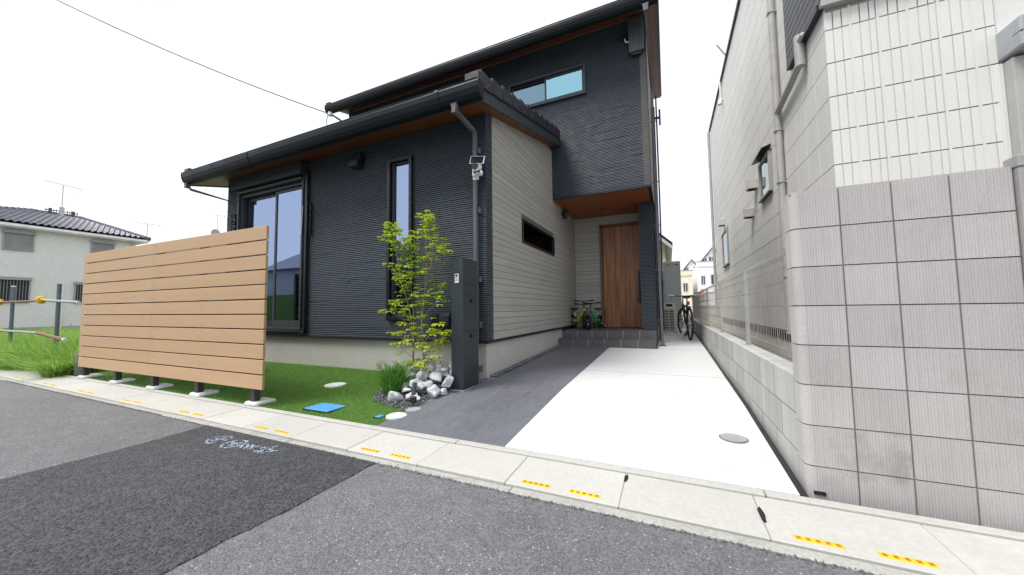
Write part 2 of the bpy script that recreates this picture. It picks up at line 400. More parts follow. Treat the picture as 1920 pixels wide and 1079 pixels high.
# resurfaced patch with a ragged edge, a few millimetres proud of the old road
pp = []; 
for i in range(60): pp.append((-3.62+(3.62-3.62)*0+.05*math.sin(i*.2)+random.uniform(-.006, .006), 1.705-i*.08))
pq = [(-1.75+.03*math.sin(i*.15+1)+random.uniform(-.012, .012), 1.705-i*.08) for i in range(60)]
mb = MB(); vs_ = []
for a, b in zip(pp, pq): vs_ += [(a[0], a[1], -.951), (b[0], b[1], -.951)]
for a, b in zip(pp, pq): vs_ += [(a[0]-.006, a[1], -.958), (b[0]+.006, b[1], -.958)]
n = 60
mb.add(vs_, [(2*i, 2*i+2, 2*i+3, 2*i+1) for i in range(n-1)]+[(2*i, 2*n+2*i, 2*n+2*i+2, 2*i+2) for i in range(n-1)]+[(2*i+1, 2*i+3, 2*n+2*i+3, 2*n+2*i+1) for i in range(n-1)])
mb.build('road_patch', 'patch', kind=K)
# loose grit on the road
def pebbles(name, mat, spots, parent=None, flat=.7, **kw):
    V = []; F = []
    base = np.array([(1,0,0),(-1,0,0),(0,1,0),(0,-1,0),(0,0,1),(0,0,-1)], float)
    tri = [(0,2,4),(2,1,4),(1,3,4),(3,0,4),(2,0,5),(1,2,5),(3,1,5),(0,3,5)]
    for (x, y, z, r) in spots:
        a = random.uniform(0, 6.28); ca, sa = math.cos(a), math.sin(a)
        s = np.array([r*random.uniform(.7, 1.3), r*random.uniform(.6, 1.1), r*flat*random.uniform(.6, 1.1)])
        o = len(V)
        for b in base*(1+rng.uniform(-.2, .2, (6, 1))):
            q = b*s; q[0] += random.uniform(-.15, .15)*r; V.append((x+q[0]*ca-q[1]*sa, y+q[0]*sa+q[1]*ca, z+q[2]))
        F += [tuple(i+o for i in t) for t in tri]
    return MB().add(V, F).build(name, mat, parent, **kw)
sp = [(random.uniform(-6, 3), 1.69-abs(random.gauss(0, .6)), -.954, random.uniform(.0015, .005)) for _ in range(1400)]
pebbles('road_grit', 'gravel_l', sp, kind='stuff')
tag(bpy.data.objects['road_grit'], 'loose pale grit scattered over the asphalt beside the kerb', 'grit')

sp = [(random.uniform(-9, 2.2), 1.705+random.gauss(0, .007), -.955+random.uniform(0, .004), random.uniform(.002, .006)) for _ in range(4200)]
tag(pebbles('asphalt_crumbs', 'asphalt', sp, kind='stuff'), 'ragged dark asphalt crumbs along the worn kerb line', 'grit')
# chalk scribble
def pxz(px, py, z): return at(px, py, 'z', z)
chalk = [[(245,470),(280,435),(330,410),(440,385),(560,370),(690,370),(725,388),(700,410),(640,430),(480,478),(300,495),(250,480)],
 [(350,420),(400,455),(470,405),(500,450),(560,395),(590,440)], [(330,470),(450,440),(640,395)],
 [(515,550),(545,515),(600,490),(700,458),(800,440),(930,437),(1000,458),(930,500),(860,530),(760,555),(640,572),(560,572),(515,552)],
 [(600,540),(700,505),(900,470)], [(640,520),(760,535),(860,500)], [(760,470),(700,540)], [(720,460),(800,505),(900,485)],
 [(850,580),(930,530),(1010,505),(985,550),(930,590)], [(930,595),(1030,540),(1110,520),(1070,565),(1010,608)], [(1010,608),(1120,560),(1205,545),(1110,600)],
 [(1240,565),(1330,622),(1130,640)], [(1130,640),(1240,650),(1200,692),(1225,640),(1300,570),(1240,565)], [(1330,590),(1430,570),(1545,550)],
 [(1370,605),(1440,592),(1400,628),(1530,628)], [(1240,680),(1330,650),(1440,635)]]
mb = MB()
for st in chalk:
    pts = [pxz(360+x/9.6, 780+y/9.6, -.9485) for x, y in st]
    for rep in range(3):
        jit = [p+Vector((random.gauss(0, .0035), random.gauss(0, .0035), 0)) for p in pts]
        for a, b in zip(jit, jit[1:]):
            L = (b-a).length; k = max(1, int(L/.012)); d = (b-a)/k; nn = Vector((-d.y, d.x, 0)).normalized()
            for i in range(k):
                if random.random() < .35: continue
                wd = random.uniform(.003, .0075); q0 = a+d*(i+random.uniform(0, .3)); q1 = a+d*(i+1)
                mb.add([q0-nn*wd, q1-nn*wd, q1+nn*wd, q0+nn*wd], [(0, 1, 2, 3)])
MT['chalk'] = M('blue_white_chalk', (.46, .54, .66), .95, .35, 30, .3, 200, .3)
tag(mb.build('chalk_drawing', 'chalk', kind='stuff'), 'pale blue chalk scribble on the dark asphalt patch', 'chalk drawing')

# ---- gutter and footway strip
pav = B('pavement', 'kerb', None, (-60, 8, 1.768, 2.172, -1.02, -.975), kind=K)
mb = MB(); x = -14.0
while x < 8:
    l = .6*random.choice([3, 4]);
    mb.cbox(x+.002, x+l-.002, 1.706+random.uniform(-.004, .004), 1.762, -1.02, -.950+random.uniform(-.002, .002), .005); x += l
mb.build('kerb_edge', 'kerb', pav)
mb = MB(); x = -14.0
while x < 8:
    mb.cbox(x+.002, x+1.796, 2.122, 2.178, -1.0, -.927, .003); x += 1.8
mb.build('back_edge', 'lid', pav)
mb = MB().cbox(-.298, .298, -.171, .171, -.07, 0, .004)
lid_me = None; k = -20
ins_me = None
while True:
    xc = -2.05+.3+.598*k
    if xc > 8: break
    if lid_me is None:
        o = mb.build('slab', 'lid', pav); lid_me = o.data
    else: o = link('slab', lid_me, pav)
    o.location = (xc, 1.944, -.9385+random.uniform(-.0015, .0015)); o.rotation_euler = (R(1.4), R(random.uniform(-.25, .25)), R(random.uniform(-.15, .15)))
    if k % 2 == 0:
        for dx in (-.135, .125):
            if ins_me is None:
                q = MB()
                W, D = .08, .0155
                q.cbox(-W, W, -D, D, -.004, .0025, .0015)
                yo = q.build('yellow_insert', 'yellow', o); ins_me = yo.data
                h = MB()
                for i in range(5): h.cbox(-W+.017+i*.0315-.0075, -W+.017+i*.0315+.0075, -.0085, .0085, .0005, .0034, .0008)
                hm = h.build('slot', 'yellow_dk', o).data; bpy.data.objects.remove(bpy.data.objects['slot'])
            else: yo = link('yellow_insert', ins_me, o)
            yo.location = (dx, -.125, .0)
            hh = link('slot_row', hm, o); hh.location = (dx, -.125, .0)
    k += 1
# broken corners (hand holes) between two lids
for (px, py, L) in ((.345, 1.95, .05), (-.25, 2.06, .035)):
    mb = MB().prism([(px-.008, py-L), (px+.005, py-L*1.3), (px+.012, py), (px+.004, py+L*1.2), (px-.010, py+L*.6)], 'z', -.95, -.9335)
    mb.build('broken_edge', 'dark', pav)

# ---- driveway slab
drv = sheet('driveway', 'slab', -1.046, .548, [2.18, 2.6, 3.0, 3.57, 4.0, 4.596], kind=K)
sheet('concrete_bay', 'slab', -1.046, .548, [4.608, 5.2, 6.0, 6.73], parent=drv)
sheet('concrete_bay', 'slab', -.222, .548, [6.745, 7.4, 8.0, 8.62, 9.5, 10, 11, 12], parent=drv)
sheet('joint_strip', 'joint', -1.04, .525, [2.3, 3.57, 4.45, 6.73, 6.75], dz=-.014, thick=.02, parent=drv)
for (ya_, yb3) in ((4.597, 4.607), (6.7305, 6.7445)):
    sheet('joint_filler', 'joint', -1.046 if ya_ < 5 else -.23, .548, [ya_, yb3], dz=-.001, thick=.012, parent=drv)
sheet('edge_strip', 'black', .551, .588, [2.2, 3.57, 4.45, 6.73, 12], dz=-.012, parent=drv)
sheet('patio_base', 'ground', -12, .6, [3.6, 4.45, 6.73, 8.6, 30], dz=-.08, kind=K)
for (x, y) in ((.1, 3.9), (-.4, 2.6), (.28, 2.48), (.0, 3.0)):
    pass
dcx = gz(2.8); MB().disc((.362, 2.80, dcx-.01), .086, .0125).build('cover_seat', 'joint_mid', drv)
d = MB().disc((.362, 2.80, gz(2.8)-.01), .079, .0150); tag(d.build('drain_cover', 'lidgrey'), 'round grey drain cover set into the white concrete driveway', 'drain cover')
# small weeds debris specks on slab
sp = [(random.uniform(-1, .5), random.uniform(2.25, 6), 0, random.uniform(.001, .004)) for _ in range(70)]
pebbles('driveway_specks', 'gravelm', [(x, y, gz(y)+.002, r) for x, y, z, r in sp], kind='stuff')
tag(bpy.data.objects['driveway_specks'], 'dark specks of grit lying on the white concrete driveway', 'grit')

# ---- paver walk: running-bond porcelain tiles
walk = sheet('footpath', 'paver_grout', -1.943, -1.05, [3.86, 4.45, 6.73], dz=-.0015, kind=K)
sheet('footpath_bed', 'paver_grout', -2.19, -1.05, [2.18, 2.6, 3.2, 3.86], dz=-.0016, parent=walk)
cols = [(-2.19, -1.932), (-1.929, -1.637), (-1.634, -1.342), (-1.339, -1.050)]
for ci, (a, b) in enumerate(cols):
    y = 2.182-(.2, .42, .05, .33)[ci]
    while y < 6.72:
        y0, y1 = max(y, 2.182), min(y+.5935, 6.722)
        aa = a
        if ci == 0 and y0 >= 3.55: aa = -1.948
        if y1-y0 > .03:
            ys = [y0]+[q for q in (3.57, 4.45) if y0 < q < y1]+[y1]
            sheet('tile', 'tile', aa, b-.001, ys, thick=.02, parent=walk)
        y += .6

# ---- lawn
lawn = sheet('lawn', 'turf_base', -8.42, -2.19, [2.182, 2.6, 3.0, 3.57, 3.78], dz=-.01, kind=K)
covers = [(-2.19, 2.405, .098), (-3.66, 2.99, .125), ]
sq = (-3.19, -2.86, 2.255, 2.475); sq2 = (-2.36, -2.29, 2.31, 2.385)
bed = [(-2.19, 2.50), (-2.28, 2.56), (-2.5, 2.6), (-2.72, 2.66), (-2.90, 2.85), (-3.02, 3.2), (-3.02, 3.75), (-2.0, 3.75), (-2.19, 3.0)]
def inside(x, y, P):
    c = False; j = len(P)-1
    for i in range(len(P)):
        if (P[i][1] > y) != (P[j][1] > y) and x < (P[j][0]-P[i][0])*(y-P[i][1])/(P[j][1]-P[i][1])+P[i][0]: c = not c
        j = i
    return c
def blades(name, mat, pts, hmin, hmax, wid, lean, parent=None, seg=1, curve=.0, hs=None, **kw):
    """grass blades as slender tapering strips; pts (n,3)"""
    n = len(pts); h = rng.uniform(hmin, hmax, n)*(1 if hs is None else hs); az = rng.uniform(0, 2*np.pi, n); ln = np.abs(rng.normal(0, lean, n))
    dx = np.cos(az)*ln*h; dy = np.sin(az)*ln*h; waz = rng.uniform(0, np.pi, n)
    wx = np.cos(waz)*wid*rng.uniform(.7, 1.3, n); wy = np.sin(waz)*wid*rng.uniform(.7, 1.3, n)
    P = np.asarray(pts); rows = []
    for s in range(seg):
        t = s/seg; q = np.empty((n, 2, 3)); k = (1-t*.55)
        bx = P[:, 0]+dx*t**(1+curve); by = P[:, 1]+dy*t**(1+curve); bz = P[:, 2]+h*(t-.18*curve*t*t)
        q[:, 0] = np.stack([bx-wx*k, by-wy*k, bz], 1); q[:, 1] = np.stack([bx+wx*k, by+wy*k, bz], 1); rows.append(q)
    tip = np.stack([P[:, 0]+dx, P[:, 1]+dy, P[:, 2]+h*(1-.3*curve)], 1)[:, None]
    V = np.concatenate(rows+[tip], 1); m = V.shape[1]; V = V.reshape(-1, 3)
    base = np.arange(n)*m; tris = []
    for s in range(seg-1):
        a = 2*s; tris += [np.stack([base+a, base+a+1, base+a+3], 1), np.stack([base+a, base+a+3, base+a+2], 1)]
    a = 2*(seg-1); tris.append(np.stack([base+a, base+a+1, base+a+2], 1))
    F = np.concatenate(tris); me = bpy.data.meshes.new(name)
    me.vertices.add(len(V)); me.vertices.foreach_set('co', V.ravel().astype(np.float32))
    me.loops.add(len(F)*3); me.loops.foreach_set('vertex_index', F.ravel().astype(np.int32))
    me.polygons.add(len(F)); me.polygons.foreach_set('loop_start', np.arange(len(F), dtype=np.int32)*3); me.polygons.foreach_set('loop_total', np.full(len(F), 3, np.int32))
    me.update(); me.validate()
    at_ = me.attributes.new('tint', 'FLOAT', 'POINT'); at_.data.foreach_set('value', np.repeat(np.clip(rng.normal(.45, .28, n), 0, 1), m).astype(np.float32))
    me.materials.append(MT[mat]); return link(name, me, parent, **kw)
X = rng.uniform(-8.4, -2.192, 190000); Y = rng.uniform(2.185, 3.76, 190000)
near = rng.uniform(0, 1, 190000) < np.clip(1.15-(-X-2.2)/7, .25, 1)
X, Y = X[near], Y[near]
ok = np.ones(len(X), bool)
for cx_, cy_, r_ in covers: ok &= (X-cx_)**2+(Y-cy_)**2 > r_*r_
for q in (sq, sq2): ok &= ~((X > q[0]-.005) & (X < q[1]+.005) & (Y > q[2]-.005) & (Y < q[3]+.005))
bedm = np.array([x > -3.05 and y > 2.4 and inside(x, y, bed) for x, y in zip(X, Y)])
ok &= ~bedm; X, Y = X[ok], Y[ok]
Z = np.interp(Y, [g_[0] for g_ in GP], [g_[1] for g_ in GP])-.012
tg = blades('grass', 'turf', np.stack([X, Y, Z], 1), .014, .027, .0016, .6, kind='stuff')
tag(tg, 'short green artificial turf in front of the dark house', 'grass')
bm_ = MB(); nb_ = len(bed); bm_.add([(x, y, gz(y)-.006) for x, y in bed], [tuple(range(nb_))]); bm_.build('planting_bed', 'soil', kind=K)

def cover_round(cx_, cy_, r, mat, label, grp=None):
    z = gz(cy_); e = thing('inspection_cover', label, 'drain cover', (cx_, cy_, z), grp)
    MB().disc((cx_, cy_, z-.01), r, .014).build('rim', mat, e); MB().disc((cx_, cy_, z+.0045), r*.9, .003).build('lid', mat, e)
cover_round(-2.19, 2.405, .088, 'lidwhite', 'round white cover at the lawn corner beside the grey paving', 'round white covers')
cover_round(-3.66, 2.99, .118, 'lidwhite', 'round white cover in the middle of the lawn', 'round white covers')
MB().disc((-2.16, 2.585, gz(2.585)-.006), .07, .01).build('stepping_stone', 'lidgrey')
tag(bpy.data.objects['stepping_stone'], 'small round grey stone between paving and dark gravel bed', 'stone')
def cover_sq(q, label):
    z = gz((q[2]+q[3])/2); e = thing('meter_cover', label, 'meter cover', ((q[0]+q[1])/2, (q[2]+q[3])/2, z))
    B('frame', 'black', e, (q[0], q[1], q[2], q[3], z-.03, z-.001)); B('lid', 'bluelid', e, (q[0]+.008, q[1]-.008, q[2]+.008, q[3]-.008, z-.02, z+.006), c=.003)
    B('lid_hinge', 'bluelid', e, ((q[0]+q[1])/2-.012, (q[0]+q[1])/2+.012, q[3]-.03, q[3]-.02, z+.006, z+.009))
cover_sq(sq, 'large rectangular light blue meter cover in the lawn'); cover_sq(sq2, 'tiny light blue valve cover near the paving edge')

# ================================================================== DARK HOUSE
HX0, HX1, HY = -7.53, -2.0, 3.73       # front wall
house = thing('dark_house', 'two storey charcoal house with black gutters and brown wooden door', 'house', (-3.9, 3.73, -.85))
SL = .263
def sof(y): return 2.45+SL*(y-3.73)
def sofu(y): return 5.27+SL*(y-6.47)
def rects(x0, x1, z0, z1, holes):
    xs = sorted({x0, x1, *[h[0] for h in holes], *[h[1] for h in holes]}); zs = sorted({z0, z1, *[h[2] for h in holes], *[h[3] for h in holes]})
    xs = [x for x in xs if x0 <= x <= x1]; zs = [z for z in zs if z0 <= z <= z1]; out = []
    for a, b in zip(xs, xs[1:]):
        for c, d in zip(zs, zs[1:]):
            mx_, mz = (a+b)/2, (c+d)/2
            if not any(h[0] < mx_ < h[1] and h[2] < mz < h[3] for h in holes): out.append((a, b, c, d))
    return out
def ribs(mb, x0, x1, z0, z1, face, holes=(), axis='y', out=-1, pitch=.027, ztop=None):
    """staggered horizontal ribs standing out from the plane `face`"""
    z = z0
    while z < z1-.004:
        zt = min(z+pitch-.0075, z1); iv = [(x0, x1)]
        for h in holes:
            if z < h[3] and zt > h[2]:
                nv = []
                for a, b in iv:
                    if h[0] > a: nv.append((a, min(b, h[0])))
                    if h[1] < b: nv.append((max(a, h[1]), b))
                iv = [q for q in nv if q[1]-q[0] > .002]
        for a, b in iv:
            x = a-random.uniform(0, .3)
            while x < b:
                L = random.choice((.15, .3, .3, .45, .6)); xa, xb = max(x, a), min(x+L, b); x += L
                if xb-xa < .003: continue
                d = .010 if random.random() > .18 else random.choice((.006, .013))
                f0, f1 = face, face+out*d; fb = face+out*(d-.004)
                if axis == 'y':
                    mb.add([(xa, f0, z), (xb, f0, z), (xb, f1, z+.003), (xa, f1, z+.003), (xa, fb, zt), (xb, fb, zt), (xb, f0, zt), (xa, f0, zt)],
                           [(0, 1, 2, 3), (3, 2, 5, 4), (4, 5, 6, 7), (0, 3, 4, 7), (1, 6, 5, 2)])
                else:
                    mb.add([(f0, xa, z), (f0, xb, z), (f1, xb, z+.003), (f1, xa, z+.003), (fb, xa, zt), (fb, xb, zt), (f0, xb, zt), (f0, xa, zt)],
                           [(3, 2, 1, 0), (4, 5, 2, 3), (7, 6, 5, 4), (7, 4, 3, 0), (2, 5, 6, 1)])
        z += pitch
B('foundation', 'found', house, (HX0+.03, HX1-.034, 3.765, 3.9, -1.0, -.405), (-2.2, -2.034, 3.9, 7.03, -1.0, -.405), (HX0+.03, -7.4, 3.9, 11, -1, -.405))
W1 = (-7.03, -5.32, -.30, 2.12)      # sliding window opening
W2 = (-3.56, -3.13, -.13, 2.12)      # tall slit window
WS = (4.86, 6.47, 1.01, 1.37)        # slit in the side wall (y range)
fw_ = MB()
for a, b, c, d in rects(HX0, HX1-.012, -.375, 2.46, [W1, W2]): fw_.box(a, b, HY+.012, HY+.12, c, d)
fwall = fw_.build('front_wall', 'siding_back', house)
mb = MB(); ribs(mb, HX0, HX1-.001, -.372, 2.44, HY+.012, [W1, W2]); mb.build('siding', 'siding', fwall, kind='stuff')
# return of the dark siding round the corner, then greige planks
sw = MB()
for a, b, c, d in rects(HY+.13, 8.20, -.375, 2.45, [WS]): sw.box(HX1-.12, HX1-.014, a, b, c, d)
sw.prism([(HY+.12, 2.45), (8.20, 2.45), (8.20, sof(6.47)), (6.47, sof(6.47)), (HY+.12, sof(HY+.12)-.01)], 'x', HX1-.12, HX1-.014)
swall = sw.build('side_wall', 'joint', house)
mb = MB(); ribs(mb, HY-.001, 3.895, -.372, 2.48, HX1-.012, [], 'x', 1); mb.build('siding', 'siding', fwall, kind='stuff')
z = -.378; pat = [.1, .076, .09, .08, .085, .105, .078, .095, .075, .09, .082]; i = 0
while z < 3.15:
    h = pat[i % len(pat)]; i += 1; z1 = z+h-.004
    for a, b in ((3.899, 8.148),):
        # stop below the sloping soffit
        if z1 > 2.47: a = max(a, 3.73+(z1-2.45)/SL+.02)
        if z >= 2.10: b = 6.468
        segs = [(a, b)]
        if z < WS[3] and z1 > WS[2]: segs = [(a, WS[0]), (WS[1], b)]
        for s0, s1 in segs:
            if s1-s0 < .05: continue
            if z1 > 2.47 and z > 2.47:
                ya = 3.73+(z-2.45)/SL+.005
                mb = MB().prism([(max(3.899, ya), z), (s1, z), (s1, z1), (s0, z1)], 'x', HX1-.014, HX1-random.uniform(0, .0015))
            else: mb = MB().cbox(HX1-.02, HX1-random.uniform(0, .0015), s0, s1, z, z1, .002)
            mb.build('plank', 'beige', swall)
    z += h
# base trim
B('base_trim', 'black', house, (HX0-.01, HX1+.012, HY-.018, HY+.05, -.40, -.376), (HX1-.04, HX1+.012, HY+.05, 7.0, -.40, -.38), (HX1-.06, HX1+.006, 7.0, 8.16, -.452, -.379), c=.003)
B('base_flashing', 'frame_dark', house, (HX0-.015, HX1+.018, HY-.024, HY+.0, -.412, -.402), (HX1-.0, HX1+.018, HY, 6.98, -.412, -.402))
# left end wall and back
B('end_wall', 'siding_back', house, (HX0, HX0+.1, HY+.13, 11.4, -.4, 2.4), (HX0+.001, HX0+.1, 6.5, 11.4, 2.4, 5.2))
mb = MB(); ribs(mb, HY+.01, 6.0, -.372, 2.44, HX0, [], 'x', -1); mb.build('siding', 'siding', fwall, kind='stuff')

# lower roof
def slope_slab(name, mat, x0, x1, y0, y1, zf, t0, t1, parent):
    return MB().prism([(y0, zf(y0)+t0), (y1, zf(y1)+t0), (y1, zf(y1)+t1), (y0, zf(y0)+t1)], 'x', x0, x1).build(name, mat, parent)
LX0, LX1 = -7.95, -1.86
so1 = slope_slab('soffit', 'soffit_shaded', LX0, LX1, 3.32, 6.468, sof, 0, .02, house)
lroof = slope_slab('lower_roof', 'fascia', LX0, LX1, 3.31, 6.468, sof, .022, .20, house)
slope_slab('verge_board', 'fascia', LX1+.001, LX1+.035, 3.30, 6.466, sof, -.012, .16, lroof)
slope_slab('verge_board', 'fascia', LX0-.035, LX0-.001, 3.30, 6.466, sof, -.012, .16, lroof)
B('eaves_board', 'black', lroof, (LX0, LX1, 3.29, 3.308, sof(3.3)-.015, sof(3.3)+.17))
def roof_tiles(parent, x0, x1, y0, y1, zf, t, right=True):
    nrow = int((y1-y0)/.28)
    # field tiles: flat interlocking tiles, one joined part; verge tiles singly
    mb = MB()
    for r in range(nrow+1):
        ya = y0+r*.28; yb = min(ya+.33, y1)
        if yb-ya < .05: continue
        x = x0
        while x < x1-.05:
            xb = min(x+.30, x1)
            mb.prism([(ya, zf(ya)+t+.028), (yb, zf(yb)+t+.002), (yb, zf(yb)+t+.022), (ya, zf(ya)+t+.052)], 'x', x+.003, xb-.003); x += .305
    mb.build('field_tiles', 'roof', parent, kind='stuff')
    for r in range(nrow+1):
        ya = y0+r*.285; yb = min(ya+.30, y1)
        if yb-ya < .06: continue
        mb = MB(); xo = x1
        A = [(ya, zf(ya)+t-.05), (yb-.035, zf(yb-.035)+t-.065), (yb-.028, zf(yb)+t+.075), (ya-.012, zf(ya)+t+.135)]
        mb.prism(A, 'x', xo, xo+.03)
        mb.prism([(ya-.012, zf(ya)+t+.105), (yb-.028, zf(yb)+t+.05), (yb-.028, zf(yb)+t+.075), (ya-.012, zf(ya)+t+.135)], 'x', xo-.11, xo)
        vt = mb.build('verge_tile', 'roof', parent)
        s = MB().disc((xo+.03, (ya+yb)/2, zf((ya+yb)/2)+t), .006, .004, 8, 'x'); s.build('screw', 'chrome', vt)
roof_tiles(lroof, LX0-.01, LX1+.03, 3.27, 6.45, sof, .19)
def gutter(name, x0, x1, yf, zt, parent, h=.185, w=.12):
    pr = [(yf, zt), (yf-.006, zt-.03), (yf+.0, zt-.085), (yf+.02, zt-.14), (yf+.05, zt-h+.008), (yf+.08, zt-h), (yf+w, zt-h), (yf+w, zt-.01),
          (yf+w-.006, zt-.01), (yf+w-.006, zt-h+.01), (yf+.08, zt-h+.01), (yf+.055, zt-h+.018), (yf+.028, zt-.14), (yf+.01, zt-.085), (yf+.006, zt-.012)]
    mb = MB().prism(pr, 'x', x0, x1)
    g_ = mb.build(name, 'gutter', parent)
    MB().tube([(x0, yf+.0, zt), (x1, yf+.0, zt)], .008, 8).build('lip', 'gutter', g_, smooth=True)
    e = [(yf-.004, zt), (yf-.010, zt-.03), (yf-.003, zt-.087), (yf+.017, zt-.143), (yf+.048, zt-h+.003), (yf+.08, zt-h-.005), (yf+w+.002, zt-h-.005), (yf+w+.002, zt)]
    for xa, xb in ((x0-.006, x0), (x1, x1+.006)): MB().prism(e, 'x', xa, xb).build('end_cap', 'gutter', g_)
    x = x0+1.9
    while x < x1-.5:
        MB().prism([(a-.003, b) for a, b in e[:-1]]+[(yf+w+.004, zt)], 'x', x, x+.05).build('joint_sleeve', 'gutter', g_); x += 3.6
    return g_
g1 = gutter('gutter', -7.86, -1.79, 3.17, 2.50, lroof)
# corner cap block at the verge (box end piece)
B('corner_tile', 'roof', lroof, (-1.97, -1.79, 3.19, 3.33, 2.50, 2.60), c=.008)
B('corner_tile', 'roof', lroof, (-7.90, -7.75, 3.22, 3.36, 2.50, 2.60), c=.008)

# upper storey
UX0, UX1, UY = -7.6, -.212, 6.47
W3 = (-2.905, -1.30, 4.10, 4.68)
uw = MB()
for a, b, c, d in rects(UX0, UX1-.012, 2.13, sofu(UY)+.0, [W3]): uw.box(a, b, UY+.012, UY+.12, c, d)
uwall = uw.build('upper_wall', 'siding_back', house)
mb = MB(); ribs(mb, -1.999, UX1-.001, 2.135, sof(UY)+.1, UY+.012); ribs(mb, -7.6, UX1-.001, sof(UY)+.1, sofu(UY)-.003, UY+.012, [W3]); mb.build('siding', 'siding', uwall, kind='stuff')
rw = MB()
rw.prism([(UY+.002, 2.135), (11.35, 2.135), (11.35, sofu(11.35)), (UY+.002, sofu(UY))], 'x', UX1-.11, UX1)
rw.box(UX1-.11, UX1-.008, 8.2, 11.35, -.4, 2.135)
rwall = rw.build('gable_wall', 'joint', house)
z = 2.137; i = 0
while z < 6.4:
    h = pat[i % len(pat)]; i += 1
    ya = UY+.004 if z+h < sofu(UY) else 6.47+(z+h-5.27)/SL+.02
    MB().box(UX1-.001, UX1+.008, ya, 11.35, z, z+h-.004).build('plank', 'beige', rwall); z += h
z = -.378
while z < 2.1:
    h = pat[i % len(pat)]; i += 1
    MB().box(UX1-.01, UX1+.006, 8.16, 11.35, z, min(z+h-.004, 2.13)).build('plank', 'beige', rwall); z += h
B('foundation', 'found', house, (UX1-.2, UX1-.03, 8.2, 11.3, -1.0, -.405), (HX1-.1, UX1-.05, 8.3, 11.3, -1.0, -.405))
B('corner_trim', 'frame_dark', house, (UX1-.006, UX1+.012, UY-.004, UY+.02, 2.13, sofu(UY)))
# overhang underside
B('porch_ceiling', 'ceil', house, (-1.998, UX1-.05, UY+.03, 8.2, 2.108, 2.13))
B('ceiling_edge', 'black', house, (-1.998, UX1+.01, UY-.012, UY+.028, 2.10, 2.132), (UX1-.05, UX1+.012, UY+.028, 8.2, 2.10, 2.128), c=.003)
B('ceiling_flashing', 'frame_dark', house, (-1.998, UX1+.016, UY-.018, UY-.002, 2.132, 2.139))
dl = MB().disc((-1.225, 7.48, 2.098), .05, .009); dl.build('downlight', 'black', house)
UXa, UXb = -7.70, -.03
slope_slab('soffit', 'soffit_shaded', UXa, UXb, 6.0, 11.8, sofu, 0, .02, house)
uroof = slope_slab('upper_roof', 'fascia', UXa, UXb, 5.99, 11.8, sofu, .022, .10, house)
slope_slab('verge_board', 'soffit_shaded', UXb+.0, UXb+.004, 5.98, 11.8, sofu, -.004, .03, uroof)
slope_slab('verge_board', 'fascia', UXb+.005, UXb+.03, 5.98, 11.8, sofu, -.012, .08, uroof)
B('eaves_board', 'black', uroof, (UXa, UXb, 5.97, 5.988, sofu(5.98)-.015, sofu(5.98)+.06))
roof_tiles(uroof, UXa-.01, UXb+.03, 5.97, 11.75, sofu, .075)
g2 = gutter('gutter', -7.72, 0.0, 5.86, 5.17, uroof)
B('corner_tile', 'roof', uroof, (-7.75, -7.60, 5.90, 6.05, 5.17, 5.27), c=.008)

# pillar
pil = B('pillar', 'siding_back', house, (-.49, -.236, 7.412, 8.2, -.45, 2.105))
mb = MB(); ribs(mb, -.502, -.224, -.438, 2.105, 7.412); ribs(mb, 7.40, 8.2, -.438, 2.105, -.49, [], 'x', -1); ribs(mb, 7.40, 8.2, -.438, 2.105, -.236, [], 'x', 1)
mb.build('siding', 'siding', pil, kind='stuff')
B('base_trim', 'black', pil, (-.505, -.222, 7.398, 7.46, -.452, -.44))
# porch back wall
pw = B('porch_wall', 'joint', house, (-2.1, -.3, 8.162, 8.25, -.45, 2.11))
z = -.448; i = 3
while z < 2.1:
    h = pat[i % len(pat)]; i += 1; z1 = min(z+h-.004, 2.106)
    if z1 < 1.905 or True:
        b = -1.40 if z < 1.9 else -.49
        MB().cbox(-1.998, b, 8.148+random.uniform(0, .0015), 8.17, z, z1, .002).build('plank', 'beige_front', pw)
    z += h
# door
door = thing('front_door', 'tall brown wooden front door with long black pull handle', 'door', (-.95, 8.1, -.45))
B('frame', 'doorframe', door, (-1.40, -1.345, 8.10, 8.165, -.45, 1.895), (-1.40, -.40, 8.10, 8.165, 1.84, 1.895), c=.003)
leaf = B('door_leaf', 'door', door, (-1.34, -.45, 8.125, 8.16, -.44, 1.835), c=.003)
B('hinge', 'black', leaf, (-1.342, -1.328, 8.112, 8.126, 1.2, 1.32), (-1.342, -1.328, 8.112, 8.126, -.2, -.08))
mb = MB().cbox(-.60, -.565, 8.045, 8.075, .10, .80, .006); mb.cbox(-.61, -.555, 8.06, 8.126, .10, .30, .006); mb.cbox(-.60, -.565, 8.06, 8.126, .74, .80, .004)
mb.build('handle', 'black', leaf)

# steps
steps = thing('porch_steps', 'two grey tiled entrance steps with pale joints', 'steps', (-1.1, 6.73, -.74))
B('core', 'grout', steps, (-2.03, -.24, 6.734, 8.3, -.80, -.600), (-2.03, -.24, 7.034, 8.3, -.602, -.4525))
def tile(*b): MB().cbox(*b, c=.002).build('tile', 'tile_step', steps)
for r, (yf, zb, zt) in enumerate(((6.73, -.742, -.597), (7.03, -.597, -.450))):
    xs = [-2.033+.2988*i for i in range(7)] if r == 0 else [-2.03]+[-2.033+.02+.2975*i+.0 for i in range(1, 6)]+[-.236]
    if r == 0: xs[-1] = -.236
    for a, b in zip(xs, xs[1:]):
        tile(a+.0038, b-.0038, yf, yf+.006, zb, zt-.006)
        tile(a+.0038, b-.0038, yf-.002, yf+.298, zt-.0055, zt)
        if r == 1:
            for yy in (7.33, 7.63, 7.93): tile(a+.0038, b-.0038, yy, min(yy+.296, 8.15), zt-.0055, zt)
    for yy in ([6.73] if r == 0 else [])+[7.03+.3*i for i in range(4)]:
        tile(-.240, -.234, yy+.005, yy+.296, zb, zt-.007)

